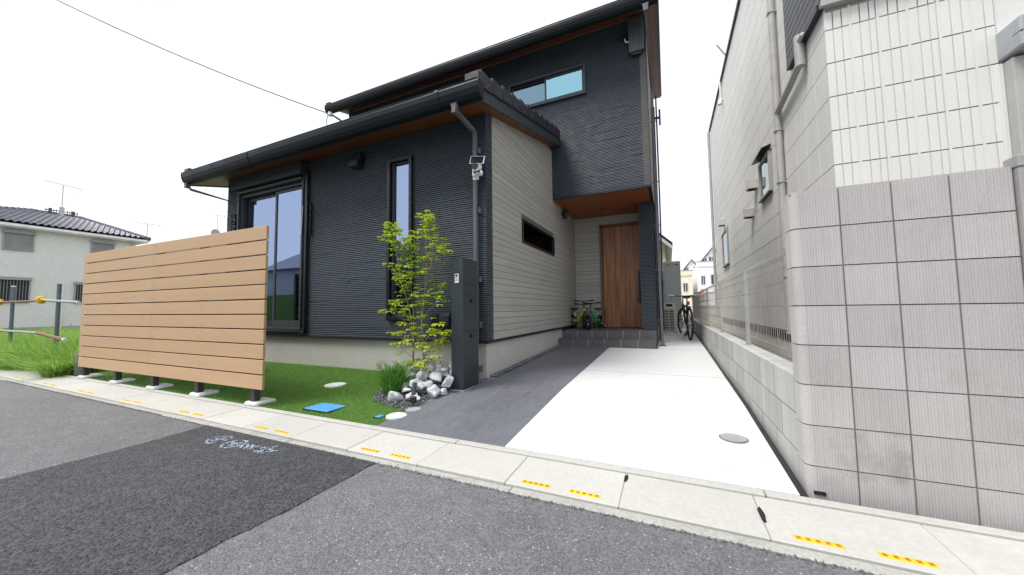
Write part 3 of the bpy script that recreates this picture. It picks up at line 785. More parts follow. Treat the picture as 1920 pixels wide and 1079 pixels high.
# sliding window
def frame_rect(x0, x1, z0, z1, y0, y1, t, tb=None, tt=None):
    tb = tb or t; tt = tt or t
    return [(x0, x0+t, y0, y1, z0, z1), (x1-t, x1, y0, y1, z0, z1), (x0+t, x1-t, y0, y1, z0, z0+tb), (x0+t, x1-t, y0, y1, z1-tt, z1)]
win = B('window', 'frame_dark', house, *frame_rect(W1[0], W1[1], W1[2], W1[3], HY-.03, HY+.10, .05, .06, .05), c=.003)
B('side_reveal', 'black', win, (W1[1]-.002, W1[1]+.10, HY-.055, HY+.02, -.34, 2.28), c=.003)
B('lower_track', 'black', win, (W1[0]-.02, W1[1]+.1, HY-.06, HY-.031, -.32, -.26), c=.003)
mid = (W1[0]+W1[1])/2+.07
s1 = B('sash', 'black', win, *frame_rect(W1[0]+.055, mid+.05, W1[2]+.065, W1[3]-.055, HY+.045, HY+.075, .055, .09), c=.002)
s2 = B('sash', 'frame_dark', win, *frame_rect(mid, W1[1]-.055, W1[2]+.065, W1[3]-.055, HY+.005, HY+.035, .045, .09), c=.002)
B('pane', 'glass', s1, (W1[0]+.11, mid-.003, HY+.057, HY+.060, W1[2]+.155, W1[3]-.11))
B('pane', 'glass', s2, (mid+.045, W1[1]-.10, HY+.017, HY+.020, W1[2]+.155, W1[3]-.10))
sb = B('shutter_box', 'fascia', house, (-7.17, -5.27, HY-.15, HY+.01, 2.20, 2.41), c=.01)
B('shutter_slot', 'frame_dark', sb, (W1[0]-.01, W1[1]+.01, HY-.10, HY-.03, 2.125, 2.165), (W1[0]-.035, W1[0]+.0, HY-.075, HY-.031, -.28, 2.16), (W1[1], W1[1]+.035, HY-.075, HY-.056, -.28, 2.16), c=.003)
cb = B('curtain_and_fill', 'curtain_and_fill', house, (-6.97, -6.45, HY+.20, HY+.24, -.3, 2.2), (-6.4, -5.3, HY+.30, HY+.34, -.3, .95), (-3.5, -3.2, HY+.25, HY+.29, -.1, .5))  # left strip is a curtain; low boxes are green fill standing in for reflections
B('room_shell', 'room', house, (-7.4, -2.3, 6.2, 6.25, -.45, 2.5), (-7.4, -2.3, 3.9, 6.2, -.46, -.42), (-7.4, -2.3, 3.9, 6.2, 2.30, 2.34))
# tall slit window
w2 = B('window', 'black', house, *frame_rect(W2[0], W2[1], W2[2], W2[3], HY-.045, HY+.10, .045), c=.003)
B('drip_trim', 'frame_dark', w2, *frame_rect(W2[0]+.06, W2[1]-.02, W2[2]+.06, W2[3]-.05, HY-.0, HY+.05, .016), c=.002)
B('pane', 'glass', w2, (W2[0]+.04, W2[1]-.04, HY+.03, HY+.034, W2[2]+.04, W2[3]-.04))
# side slit window
w3 = MB()
for a, b, c, d in ((WS[0], WS[1], WS[2], WS[2]+.03), (WS[0], WS[1], WS[3]-.03, WS[3]), (WS[0], WS[0]+.03, WS[2]+.03, WS[3]-.03), (WS[1]-.03, WS[1], WS[2]+.03, WS[3]-.03)):
    w3.cbox(HX1-.07, HX1+.022, a, b, c, d, .002)
w3 = w3.build('window', 'black', house)
B('pane', 'glass_dark', w3, (HX1-.03, HX1-.026, WS[0]+.03, WS[1]-.03, WS[2]+.03, WS[3]-.03))
B('blind', 'dark', w3, (HX1-.1, HX1-.09, WS[0], WS[1], WS[2], WS[3]))
# upper window
w4 = B('window', 'frame_dark', house, *frame_rect(W3[0], W3[1], W3[2], W3[3], UY-.03, UY+.09, .04, .05), c=.003)
um = (W3[0]+W3[1])/2
sa = B('sash', 'frame_dark', w4, *frame_rect(W3[0]+.04, um+.03, W3[2]+.05, W3[3]-.04, UY+.045, UY+.07, .03), c=.002)
sb2 = B('sash', 'frame_dark', w4, *frame_rect(um-.02, W3[1]-.04, W3[2]+.05, W3[3]-.04, UY+.005, UY+.032, .03), c=.002)
B('pane', 'glass_left', sa, (W3[0]+.07, um, UY+.055, UY+.058, W3[2]+.08, W3[3]-.07))
B('pane', 'glass_up', sb2, (um+.01, W3[1]-.07, UY+.015, UY+.018, W3[2]+.08, W3[3]-.07))
B('blind', 'room', w4, (W3[0], W3[1], UY+.3, UY+.32, W3[2]-.1, W3[3]+.1))
B('sill', 'frame_dark', w4, (W3[0]-.01, W3[1]+.01, UY-.042, UY-.0, W3[2]-.022, W3[2]-.004), c=.003)

# fittings on the dark house
def rpipe(mb, pts, w_=.03): return mb.tube(pts, w_, 4)
mb = MB(); rpipe(mb, [(-2.135, 3.26, 2.26), (-2.125, 3.66, 2.20-.0), (-2.125, 3.68, 2.14), (-2.125, 3.68, -.84)], .031)
dp = mb.build('downpipe', 'pipe', house)
MB().prism([(-2.175, 2.33), (-2.095, 2.33), (-2.11, 2.27), (-2.11, 2.22), (-2.16, 2.22), (-2.16, 2.27)], 'y', 3.215, 3.27).build('outlet', 'pipe', dp)
for z in (1.95, 1.2, .35, -.2, -.72): B('bracket', 'pipe', dp, (-2.155, -2.095, 3.66, 3.74, z, z+.014), (-2.092, -2.07, 3.69, 3.735, z-.02, z+.05))
mb = MB(); rpipe(mb, [(-7.80, 3.24, 2.29), (-7.78, 3.28, 2.22), (-7.60, 3.80, 2.13), (-7.60, 3.80, -.85)], .028); q = mb.build('downpipe', 'pipe', house)
B('outlet', 'pipe', q, (-7.83, -7.77, 3.2, 3.27, 2.24, 2.32))
mb = MB(); rpipe(mb, [(-.175, 5.93, 4.97), (-.175, 5.95, 4.88), (-.165, 7.05, 4.35), (-.16, 7.15, 4.25), (-.135, 7.17, -.70)], .03); q = mb.build('downpipe', 'pipe', house)
MB().prism([(-.225, 4.99), (-.125, 4.99), (-.14, 4.92), (-.14, 4.87), (-.21, 4.87), (-.21, 4.92)], 'y', 5.89, 5.96).build('outlet', 'pipe', q)
for z in (3.6, 2.4, 1.55, .7, -.25): B('bracket', 'pipe', q, (-.215, -.10, 7.16, 7.18, z, z+.014))
B('shoe', 'pipe', q, (-.20, -.07, 7.13, 7.21, gz(7.17), gz(7.17)+.018), (-.17, -.10, 7.135, 7.205, gz(7.17), gz(7.17)+.06), c=.003)
MB().tube([(-.12, 8.0, -.5), (-.10, 8.0, 2.3), (-.1, 8, 4.6)], .018, 6).build('conduit', 'frame_dark', house)
B('pipe_cover', 'black', house, (-.20, -.13, 7.9, 7.98, -.7, 4.3), c=.004)
vh = B('eaves_vent', 'black', house, (-4.22, -4.05, HY-.13, HY, 2.11, 2.2), (-4.16, -4.02, HY-.1, HY, 2.2, 2.32), c=.006)
sc_ = thing('porch_wall_light', 'small black cylinder light under the porch ceiling', 'wall light', (-1.94, 7.1, 1.98))
MB().tube([(-1.93, 7.1, 1.88), (-1.93, 7.1, 2.07)], .045, 16).build('body', 'black', sc_, smooth='auto'); B('mount', 'black', sc_, (-1.999, -1.93, 7.07, 7.13, 1.95, 2.03))
vt = B('air_vent', 'black', house, (-2.80, -2.62, HY-.05, HY+.01, -.21, -.06), c=.01)
MB().tube([(-2.55, HY-.10, -.16), (-2.55, HY-.10, -.20)], .07, 16).disc((-2.55, HY-.02, -.12), .09, .03, 20, 'y').build('hood', 'frame_dark', vt, smooth='auto')
mb = MB().prism([(HY, -.03), (HY-.06, -.04), (HY-.10, -.08), (HY-.11, -.2), (HY-.09, -.2), (HY-.05, -.1), (HY, -.09)], 'x', -2.63, -2.49); mb.build('hood', 'frame_dark', vt)
# pole brackets either side of the sliding window
for (bx, z0, z1) in ((-5.17, 1.22, 1.74), (-7.22, 1.2, 1.80)):
    pb = B('pole_bracket', 'black', house, (bx-.012, bx+.012, HY-.03, HY+.0, z0, z1))
    mb = MB()
    for j in range(5): mb.ring((bx, HY-.055, z0+.06+j*(z1-z0-.1)/4), (1, 0, 0), .030, .008, 14, 5)
    mb.box(bx-.008, bx+.008, HY-.09, HY-.08, z0, z1); mb.build('holder', 'black', pb)
MB().tube([(-5.26, HY-.09, 1.68), (-5.27, HY-.10, 1.22)], .007, 6).build('hook_rod', 'chrome', house)
# cable box under the upper eaves
cbx = thing('cable_box', 'ribbed grey metal cable box under the upper eaves', 'cable box', (-.36, 6.38, 4.8))
mb = MB(); xs = np.linspace(-.49, -.235, 8)
mb.cbox(-.49, -.235, 6.37, 6.455, 4.56, 5.20, .004); mb.build('cover', 'frame_dark', cbx)
for j, a in enumerate(xs[:-1]):
    B('rib', 'pipe', cbx, (a+.004, a+.030, 6.36, 6.372, 4.562, 5.198), c=.003)
B('plug_row', 'black', cbx, (-.45, -.28, 6.39, 6.44, 4.52, 4.562)); MB().tube([(-.49, 6.40, 4.78), (-.55, 6.41, 4.82), (-.56, 6.42, 4.90)], .012, 8).build('cable', 'white', cbx, smooth=True)
B('junction', 'black', cbx, (-.62, -.5, 6.40, 6.458, 4.88, 4.97), c=.006)
B('side_bracket', 'black', house, (-.06, -.02, 8.8, 8.9, 4.35, 4.7), (-.2, -.04, 8.83, 8.87, 4.5, 4.54))
# service cable and its bracket
ins = thing('service_bracket', 'white insulator and bracket below the upper gutter end', 'cable bracket', (-7.35, 5.9, 4.85))
MB().tube([(-7.55, 5.88, 4.96), (-7.55, 5.88, 4.88)], .05, 10).build('insulator', 'white', ins, smooth='auto')
MB().tube([(-7.55, 5.88, 4.93), (-7.2, 6.2, 4.66), (-6.9, 6.46, 4.45)], .022, 8).build('arm', 'black', ins)
MB().tube([(-7.60, 5.86, 4.9), (-7.66, 5.86, 4.75), (-7.60, 5.86, 4.55), (-7.5, 6.3, 4.4)], .008, 6).build('drop_wire', 'cable', ins)
A = Vector((-7.58, 5.86, 4.93)); Bp = at(160, 0, 'y', 3.2); dirv = (Bp-A); E2 = A+dirv*1.9
pts = [A+(E2-A)*t+Vector((0, 0, -1.4*4*t*(1-t)*.25)) for t in np.linspace(0, 1, 24)]
tag(MB().tube(pts, .011, 6).build('power_cable', 'cable'), 'thin black power cable running up from the roof end', 'cable')

# solar camera on the downpipe
sc = thing('security_camera', 'white solar powered security camera clamped to the front downpipe', 'camera', (-2.10, 3.62, 1.75))
P = MB(); A0 = at(887, 293, 'y', 3.54); 
q4 = [at(880, 307, 'y', 3.50), at(906, 307, 'y', 3.50), at(909, 293, 'y', 3.55), at(883, 293, 'y', 3.55)]
mb = MB().add(q4+[q+Vector((0, .012, .004)) for q in q4], [(0,1,2,3),(7,6,5,4),(0,4,5,1),(1,5,6,2),(2,6,7,3),(3,7,4,0)]); mb.build('panel_frame', 'white', sc)
cc4 = sum(q4, Vector())/4
MB().add([cc4+(q-cc4)*.9+Vector((0, -.002, 0)) for q in q4], [(0,1,2,3)]).build('solar_panel', 'panel_solar', sc)
B('bracket', 'white', sc, (-2.10, -2.06, 3.56, 3.66, 1.60, 1.80), (-2.14, -2.06, 3.64, 3.66, 1.58, 1.78), c=.004)
mb = MB().tube([(-2.03, 3.58, 1.70), (-2.03, 3.52, 1.695)], .052, 20); mb.build('head', 'white', sc, smooth='auto')
MB().tube([(-2.035, 3.53, 1.695), (-2.035, 3.505, 1.69)], .040, 20).build('lens', 'glass_far', sc, smooth='auto')
MB().tube([(-2.01, 3.56, 1.64), (-2.01, 3.56, 1.60)], .05, 16).build('dome', 'white', sc, smooth='auto'); B('band', 'black', sc, (-2.055, -1.965, 3.508, 3.52, 1.605, 1.635), c=.004)

# ================================================================== MAILBOX POST
mp_ = thing('mailbox_post', 'tall dark grey mailbox and intercom pillar beside the paving', 'mailbox', (-2.07, 3.34, -.85))
X0, X1_, Y0, Y1 = -2.150, -2.0, 3.185, 3.50
B('body', 'steel', mp_, (X0, X1_-.006, Y0, Y1, -.85, .555), c=.002)
for (z0, z1, nm) in ((.277, .553, 'panel'), (.150, .272, 'panel'), (-.233, .145, 'mail_door'), (-.703, -.238, 'parcel_door'), (-.848, -.708, 'panel')):
    pd = B(nm, 'steel', mp_, (X1_-.007, X1_, Y0+.002, Y1-.002, z0, z1), c=.0015)
    if 'door' in nm:
        MB().tube([(X1_, 3.345, z1-.05), (X1_+.016, 3.345, z1-.05)], .020, 14).tube([(X1_+.016, 3.345, z1-.05), (X1_+.022, 3.345, z1-.05)], .014, 12).build('knob', 'black', pd, smooth='auto')
B('plinth', 'lidgrey', mp_, (X0-.004, X1_+.004, Y0-.004, Y1+.004, -.86, -.846))
ic = B('intercom', 'plate', mp_, (-2.098, -2.048, Y0-.012, Y0-.0005, .285, .385), c=.003)
MB().disc((-2.073, Y0-.0165, .366), .0135, .005, 18, 'y').build('lens', 'black', ic)
mb = MB()
for r_, row in enumerate(((.335, 6), (.322, 5), (.308, 6))):
    for k_ in range(row[1]): mb.box(-2.090+k_*.006, -2.0865+k_*.006, Y0-.0135, Y0-.012, row[0], row[0]+.006)
mb.build('lettering', 'shut', ic, kind='stuff')

# ================================================================== SLATTED SCREEN
scr = thing('slatted_screen', 'tan wood slat privacy screen on dark posts along the kerb', 'fence', (-6, 2.25, -.9))
PL, PR = Vector((-7.94, 2.12, 0)), Vector((-3.642, 2.15, 0)); dvec = (PR-PL).normalized(); nvec = Vector((-dvec.y, dvec.x, 0))
ang = math.atan2(dvec.y, dvec.x); LEN = (PR-PL).length
def lp(s, d, z):
    p = PL+dvec*s+nvec*d
    if z > -.8: z = -.77+(z+.77)*(1+.022*(1-s/LEN))
    return (p.x, p.y, z)
ZT_L, ZT_R, ZB_L, ZB_R = .865, .865, -.768, -.768
NB = 11; seam = 2.09
pit = (ZT_L-ZB_L)/NB
for i in range(NB):
    zt = ZT_L-i*pit+random.uniform(-.001, .001); zb = zt-pit+.012
    for a, b in ((0, seam-.001), (seam+.001, LEN)):
        mb = MB().cbox(a, b, -.0, .024, zb, zt, .0025)
        mb.v = [lp(x, y+random.uniform(0, 0), z) for x, y, z in mb.v]
        bo = mb.build('board', 'board', scr)
        sm = MB()
        for sx in (a+.06, (a+b)/2, b-.05):
            for sz in (zt-.028, zb+.028):
                p = lp(sx, -.0012, sz); sm.disc(p, .0035, .0015, 8, 'y')
        sm.build('screw', 'rust', bo, kind='stuff')
    if True:
        e = MB().box(LEN-.0005, LEN+.001, .001, .023, zb+.003, zt-.003); e.v = [lp(*q) for q in e.v]; e.build('board_end', 'board_end', scr)
for s in (.08, 1.10, 2.09, 3.08, LEN-.20):
    mb = MB().cbox(s-.03, s+.04, .026, .086, -.91, .84, .003); mb.v = [lp(*q) for q in mb.v]; po = mb.build('post', 'post', scr)
    mb = MB().cbox(s-.09, s+.11, -.0, .21, -.935, -.888, .016); mb.v = [lp(q[0]+random.uniform(-.004, .004), q[1], q[2]+random.uniform(-.003, .003)) for q in mb.v]
    mb.build('footing', 'padc', scr)
# bins/planter boxes seen below the screen
for (x, y, s, lab) in ((-6.9, 3.1, .34, 'pale grey storage box behind the left half of the screen'), (-6.2, 3.25, .38, 'pale grey storage box behind the seam of the screen'), (-5.65, 3.05, .3, 'white storage box behind the middle of the screen')):
    e = thing('storage_box', lab, 'box', (x, y, gz(y)), 'boxes behind the screen')
    B('box', 'padc', e, (x-s/2, x+s/2, y-.15, y+.15, gz(y), gz(y)+.24), c=.02); B('lid', 'lidgrey', e, (x-s/2-.01, x+s/2+.01, y-.16, y+.16, gz(y)+.242, gz(y)+.27), c=.008)
# boundary post
for i in range(1, NB):
    zz_ = ZT_L-i*pit
    mb = MB().box(.02, LEN-.03, .0245, .028, zz_-.012, zz_+.012); mb.v = [lp(*q) for q in mb.v]; mb.build('gap_shade_strip', 'dark', scr)  # dark strips added behind the boards so the gaps read as shadowed
bp = thing('boundary_post', 'short grey ribbed concrete post at the left end of the screen', 'post', (-8.42, 2.3, -.93))
mb = MB(); pr = [(-8.42+.085*math.cos(a)*(1-.05*(i % 2)), 2.3+.085*math.sin(a)*(1-.05*(i % 2))) for i, a in enumerate(np.linspace(0, 2*math.pi, 25)[:-1])]
mb.prism(pr, 'z', -.95, -.765); mb.build('shaft', 'concgrey', bp); mb = MB().prism(pr, 'z', -.757, -.60); mb.build('shaft_top', 'concgrey', bp)
MB().prism([(-8.42+(a[0]+8.42)*.96, 2.3+(a[1]-2.3)*.96) for a in pr], 'z', -.77, -.75).build('joint', 'joint', bp)

# ================================================================== PIPE BARRICADE + WEEDS
bar = thing('pipe_barricade', 'scaffold pipe barricade with yellow clamps on the weedy plot', 'barricade', (-10.6, 2.4, -.93))
MB().tube([(-10.41, 2.5, -.95), (-10.43, 2.5, .58)], .030, 14).build('post', 'ppost', bar, smooth='auto')
MB().tube([(-13.0, 2.5, -.95), (-13.05, 2.5, .62)], .030, 14).build('post', 'ppost', bar, smooth='auto')
MB().tube([(-13.05, 2.5, .62), (-13.05, 2.5, .65)], .031, 14).build('post_cap', 'white', bar, smooth='auto')
MB().tube([(-16, 2.42, .33), (-13.2, 2.40, .295), (-10.7, 2.40, .27)], .021, 10).build('rail', 'rust', bar, smooth='auto')
MB().tube([(-10.7, 2.38, .28), (-9.15, 2.40, .21)], .023, 12).build('rail', 'chrome', bar, smooth='auto')
MB().tube([(-9.16, 2.40, .21), (-9.12, 2.40, .208)], .026, 12).build('pipe_end', 'white', bar, smooth='auto')
MB().tube([(-16, 2.42, -.30), (-10.9, 2.40, -.335)], .023, 12).build('rail', 'chrome', bar, smooth='auto')
MB().tube([(-10.95, 2.40, -.335), (-9.55, 2.38, -.43)], .031, 12).build('rail', 'rust', bar, smooth='auto')
MB().tube([(-9.56, 2.38, -.43), (-9.50, 2.378, -.434)], .034, 12).build('pipe_end', 'white', bar, smooth='auto')
for (x, z) in ((-13.35, .295), (-10.78, .285), (-13.35, -.315)):
    mb = MB().ring((x, 2.38, z), (1, .2, 0), .048, .028, 14, 8).ring((x+.07, 2.41, z), (0, .3, 1), .042, .02, 14, 8)
    mb.build('clamp', 'yellow', bar, smooth=True)
n = 60000
X = -8.56-rng.exponential(5.5, n); Y = rng.uniform(2.2, 12, n)**1.0; Y = 2.2+(Y-2.2)*rng.uniform(0, 1, n)**.7
ok = (X > -26.5); X, Y = X[ok], Y[ok]
tall = np.clip(.25+.25*np.sin(X*1.7+Y*.9)+.25*(Y-2.2)/3, .12, 1)
pts = np.stack([X, Y, np.full(len(X), -.96)], 1)
sel = rng.uniform(0, 1, len(X)) < .45
MB().add([(-60, 2.18, -.955), (-8.44, 2.18, -.955), (-8.44, 40, -.955), (-60, 40, -.955)], [(0, 1, 2, 3)]).build('vacant_plot', 'ground', kind=K)
cl_ = np.array([.55+.9*max(0, .5+noise.noise(Vector((x*1.3, y*1.3, 0)))) for x, y in zip(X, Y)])
wd = blades('weeds', 'weed', pts[sel], .28, .58, .011, .8, seg=3, curve=.9, hs=cl_[sel], kind='stuff'); tag(wd, 'lush green weeds covering the vacant plot behind the barricade', 'weeds')
wd = blades('tall_grass', 'weed', pts[~sel][:12000], .4, .75, .006, .4, seg=3, curve=.6, kind='stuff'); tag(wd, 'tall feathery grass at the back of the vacant plot', 'grass')
n = 14000; X = -8.5-rng.uniform(0, 1, n)**1.3*6; Y = 2.06+.08*np.sin(X*3.1)+rng.uniform(0, 1.0, n)**1.4
c2 = blades('edge_weeds', 'weed', np.stack([X, Y, np.full(n, -.95)], 1), .16, .42, .008, 1.15, seg=3, curve=1.2, kind='stuff'); tag(c2, 'low bright green grass spilling over the pavement edge', 'weeds')

# ================================================================== PLANTING
def cvt(pts, ox, oy, sc, y): return [at(ox+x/sc, oy+y_/sc, 'y', y) for x, y_ in pts]
C3 = (700, 390, 5.994); C4 = (700, 560, 5.394)
def P3(l, y): return cvt(l, *C3, y)
def P4(l, y): return cvt(l, *C4, y)
tree = thing('young_tree', 'slender young tree with yellow green leaves in front of the slit window', 'tree', (-2.75, 3.3, -.87))
ya, yb_ = 3.28, 3.36
brs = [
 (P4([(518, 800), (510, 600), (500, 400), (490, 220), (505, 90)], ya)+P3([(575, 960), (590, 800), (600, 680), (590, 500), (595, 350), (585, 200), (575, 90)], ya-.05), .012, .003),
 (P3([(595, 790), (640, 690), (660, 560), (665, 480), (700, 400)], ya-.08), .006, .002),
 (P3([(600, 780), (690, 640), (705, 570), (790, 480)], ya-.02), .006, .002),
 (P3([(592, 700), (520, 560), (500, 460)], ya+.05), .004, .002),
 (P4([(405, 800), (405, 600), (400, 380), (380, 180), (345, 20)], yb_)+P3([(380, 1020), (340, 930), (310, 820), (290, 650), (250, 450), (235, 330), (205, 210)], yb_-.03), .012, .003),
 (P4([(408, 420), (410, 200), (395, 20)], yb_)+P3([(435, 1000), (420, 870), (430, 680), (430, 500), (425, 370)], yb_-.06), .009, .003),
 (P4([(404, 600), (330, 545), (290, 500), (285, 440)], yb_-.1), .005, .002), (P4([(404, 420), (300, 400), (220, 350)], yb_-.05), .004, .002),
 (P4([(385, 230), (280, 205), (200, 150)], yb_-.05), .005, .002), (P4([(512, 590), (590, 550), (640, 500)], ya-.1), .005, .002),
 (P4([(512, 600), (580, 610), (650, 560)], ya-.15), .004, .002), (P4([(500, 220), (560, 120), (640, 50)], ya-.08), .005, .002),
 (P4([(505, 460), (550, 390), (640, 330), (700, 300)], ya-.08), .005, .002), (P4([(692, 690), (668, 600), (665, 520), (690, 450)], ya), .004, .002),
 (P3([(340, 930), (290, 880), (230, 800)], yb_-.08), .004, .002), (P3([(300, 760), (230, 700), (200, 640)], yb_-.08), .004, .002),
 (P3([(425, 800), (520, 730), (580, 700)], yb_-.1), .004, .002), (P3([(590, 860), (660, 800), (690, 760)], ya-.1), .003, .0015),
 (P3([(590, 520), (520, 420), (490, 330)], ya-.06), .003, .0015), (P3([(593, 420), (680, 330), (730, 300)], ya-.06), .003, .0015),
 (P4([(400, 330), (330, 260), (290, 240)], yb_-.1), .003, .0015), (P4([(498, 330), (440, 300), (400, 300)], ya-.1), .003, .0015),
]
for i, (pts_, r0, r1) in enumerate(brs):
    if i in (0, 4):
        pts_[0] = Vector((pts_[0].x, pts_[0].y, -.9))
    MB().tube(pts_, list(np.linspace(r0, r1, len(pts_))), 6).build('trunk' if i in (0, 4) else 'branch', 'bark', tree, smooth=True)
cl = [P3([(x, y)], random.uniform(3.1, 3.45))[0] for x, y in
  [(560,70),(610,60),(580,110),(640,95),(540,130),(600,150),(650,140),(560,185),(620,190),(670,205),(200,180),(160,200),(240,200),(150,240),(200,240),(250,260),(140,290),(190,290),(290,250),
   (150,345),(200,340),(330,310),(340,350),(230,385),(270,390),(230,470),(260,460),(550,250),(600,260),(680,250),(500,300),(580,310),(640,330),(700,330),(740,320),(770,370),(640,420),(690,410),(740,440),(790,440),
   (820,490),(770,480),(720,490),(400,350),(450,340),(480,370),(360,400),(420,400),(470,430),(330,440),(380,460),(440,470),(490,500),(330,500),(400,510),(450,550),(350,560),(540,550),(590,560),(640,500),(700,590),(560,610),
   (210,640),(250,630),(220,700),(270,690),(420,630),(480,650),(500,600),(300,740),(350,750),(240,790),(290,800),(380,770),(430,790),(400,830),(460,740),(520,720),(580,710),(670,770),(640,850),(700,850),(760,870),(790,880),
   (330,870),(290,950),(350,900),(540,890),(670,930),(700,960),(740,1000),(560,980),(600,990),(330,1020),(480,960),(650,980),(540,1030),(230,1060),(610,600),(530,690),(380,720)]]
cl += [P4([(x, y)], random.uniform(3.0, 3.4))[0] for x, y in
  [(200,40),(150,120),(200,130),(240,60),(280,30),(290,110),(320,90),(260,140),(340,170),(290,230),(330,250),(400,180),(440,60),(400,80),(480,40),(520,30),(560,60),(640,20),(680,20),(550,200),(470,170),(530,260),(220,340),(270,340),
   (330,360),(420,345),(390,300),(490,400),(640,250),(610,310),(650,330),(560,370),(230,440),(290,440),(360,430),(470,440),(480,480),(540,500),(410,500),(240,540),(650,430),(700,420),(730,330),(740,350),(700,370),(750,430),(720,460),
   (600,460),(650,500),(620,520),(650,610),(330,650),(390,660),(430,680),(460,610),(530,650),(540,690),(370,700),(310,690),(420,640),(490,620),(560,560),(500,670),(690,240),(590,340)]]
def leaf(mb, p, az, droop, L, tints):
    h = Vector((math.cos(az), math.sin(az), 0)); s_ = Vector((-h.y, h.x, 0))
    w_ = L*.25; pts = []
    q = Vector(p); el = .25
    spine = [q.copy()]
    for k_ in range(3): q = q+(h*math.cos(el)+Vector((0, 0, math.sin(el))))*L/3; el -= droop; spine.append(q.copy())
    o = len(mb.v)
    mb.v += [tuple(spine[0]), tuple(spine[1]+s_*w_+Vector((0, 0, .12*w_))), tuple(spine[1]), tuple(spine[1]-s_*w_+Vector((0, 0, .12*w_))),
             tuple(spine[2]+s_*w_*.8), tuple(spine[2]-Vector((0, 0, .1*w_))), tuple(spine[2]-s_*w_*.8), tuple(spine[3])]
    mb.f += [(o, o+2, o+1), (o, o+3, o+2), (o+1, o+2, o+5, o+4), (o+2, o+3, o+6, o+5), (o+4, o+5, o+7), (o+5, o+6, o+7)]
    tints += [random_t]*8
mb = MB(); tints = []
for c in cl:
    for sub in range(random.choice((3, 3, 4))):
        cc = c+Vector((random.gauss(0, .026), random.gauss(0, .045), random.gauss(0, .02)))
        base_t = min(1, max(0, random.gauss(.45 if c.z > -.1 else .75, .25)))
        nl = random.choice((4, 5, 5, 6)); a0 = random.uniform(0, 6.28)
        for k_ in range(nl):
            random_t = min(1, max(0, base_t+random.gauss(0, .15)))
            leaf(mb, cc, a0+k_*6.28/nl+random.uniform(-.4, .4), random.uniform(.35, .75), random.uniform(.042, .07), tints)
lo = mb.build('leaves', 'leaf', tree, kind='stuff'); ta = lo.data.attributes.new('tint', 'FLOAT', 'POINT'); ta.data.foreach_set('value', np.array(tints, np.float32))

# rocks
def rock(c, r, lab, seed):
    rnd = random.Random(seed); mb = MB(); n1 = 3
    import bmesh
    bm = bmesh.new(); sx = (rnd.uniform(.95, 1.25), rnd.uniform(.85, 1.1), rnd.uniform(.72, .95))
    for k_ in range(15):
        v = Vector((rnd.gauss(0, 1), rnd.gauss(0, 1), rnd.gauss(0, 1))).normalized()*rnd.uniform(.86, 1.06)
        bm.verts.new((v.x*sx[0]*r, v.y*sx[1]*r, v.z*sx[2]*r))
    res_ = bmesh.ops.convex_hull(bm, input=bm.verts)
    bmesh.ops.bevel(bm, geom=list(bm.edges)+list(bm.verts), offset=r*.07, segments=1, affect='EDGES', profile=.6)
    bmesh.ops.triangulate(bm, faces=bm.faces); bmesh.ops.subdivide_edges(bm, edges=bm.edges, cuts=1)
    off = Vector((rnd.uniform(0, 50), 0, 0))
    for v in bm.verts: v.co += v.co.normalized()*noise.noise(v.co/r*2.6+off)*.06*r
    me = bpy.data.meshes.new('rock'); bm.to_mesh(me); bm.free(); me.materials.append(MT['marble'])
    o = link('rock', me); o.location = c; tag(o, lab, 'rock', 'marble rocks in the planting bed')
bz = -.865
RK = [((-2.28, 2.95), .055, .07, 'small white rock leaning on the tall white rock'), ((-2.40, 2.84), .05, .03, 'little grey rock wedged behind the front left rock'),
 ((-2.26, 3.22), .07, .17, 'grey rock just below the big white one'), ((-2.50, 3.26), .07, .15, 'pale rock between the two trunks at the back'), ((-2.20, 2.93), .05, .10, 'bright white stone in the centre of the heap'),
((-2.47, 2.74), .088, 0, 'largest two tone marble rock at the front left of the heap'), ((-2.36, 2.93), .082, .075, 'banded marble rock above the large front rock'),
 ((-2.30, 2.80), .06, 0, 'white marble rock left of the spotlight'), ((-2.235, 2.77), .055, 0, 'pointed white marble rock directly behind the spotlight'),
 ((-2.14, 2.93), .085, .01, 'tall white marble rock right of the spotlight'), ((-2.21, 3.08), .075, .12, 'pale oblong marble rock on top of the middle of the heap'),
 ((-2.115, 3.12), .082, .07, 'grey veined marble rock near the mailbox post'), ((-2.19, 3.36), .10, .14, 'big white rock at the top right of the heap'),
 ((-2.12, 3.24), .06, .14, 'small white rock touching the mailbox post'), ((-2.42, 3.12), .078, .10, 'grey rock at the foot of the left trunk'),
 ((-2.34, 3.12), .06, .04, 'small pale rock at the foot of the right trunk'), ((-2.62, 3.12), .085, .08, 'grey rock behind the lavender plant'),
 ((-2.68, 3.3), .085, .13, 'pale rock at the back left of the heap'), ((-2.42, 3.40), .08, .13, 'dim grey rock at the back of the heap'),
 ((-2.58, 3.42), .08, .17, 'grey rock below the lowest leaves'), ((-2.30, 3.42), .075, .08, 'flat grey rock low at the back of the heap'), ((-2.09, 3.04), .055, .0, 'small rock tucked at the base of the mailbox post'),
 ((-2.53, 2.95), .07, .03, 'grey rock between lavender and banded rock')]
for i, ((x, y), r, dz, lab) in enumerate(RK): rock((x-.055 if y < 3.2 else x-.03, y, gz(y)+r*.55+dz), r*1.1, lab, i*7+3)
sp = []
while len(sp) < 1500:
    x, y = random.uniform(-3.02, -2.03), random.uniform(2.5, 3.74)
    if inside(x, y, bed) and not (x > -2.17 and y > 3.1): sp.append((x, y, gz(y)-.004+random.uniform(.0, .014), random.uniform(.008, .018)))
o = pebbles('black_gravel', 'gravelm', sp, kind='stuff'); tag(o, 'dark crushed gravel around the marble rocks', 'gravel')
sp = []
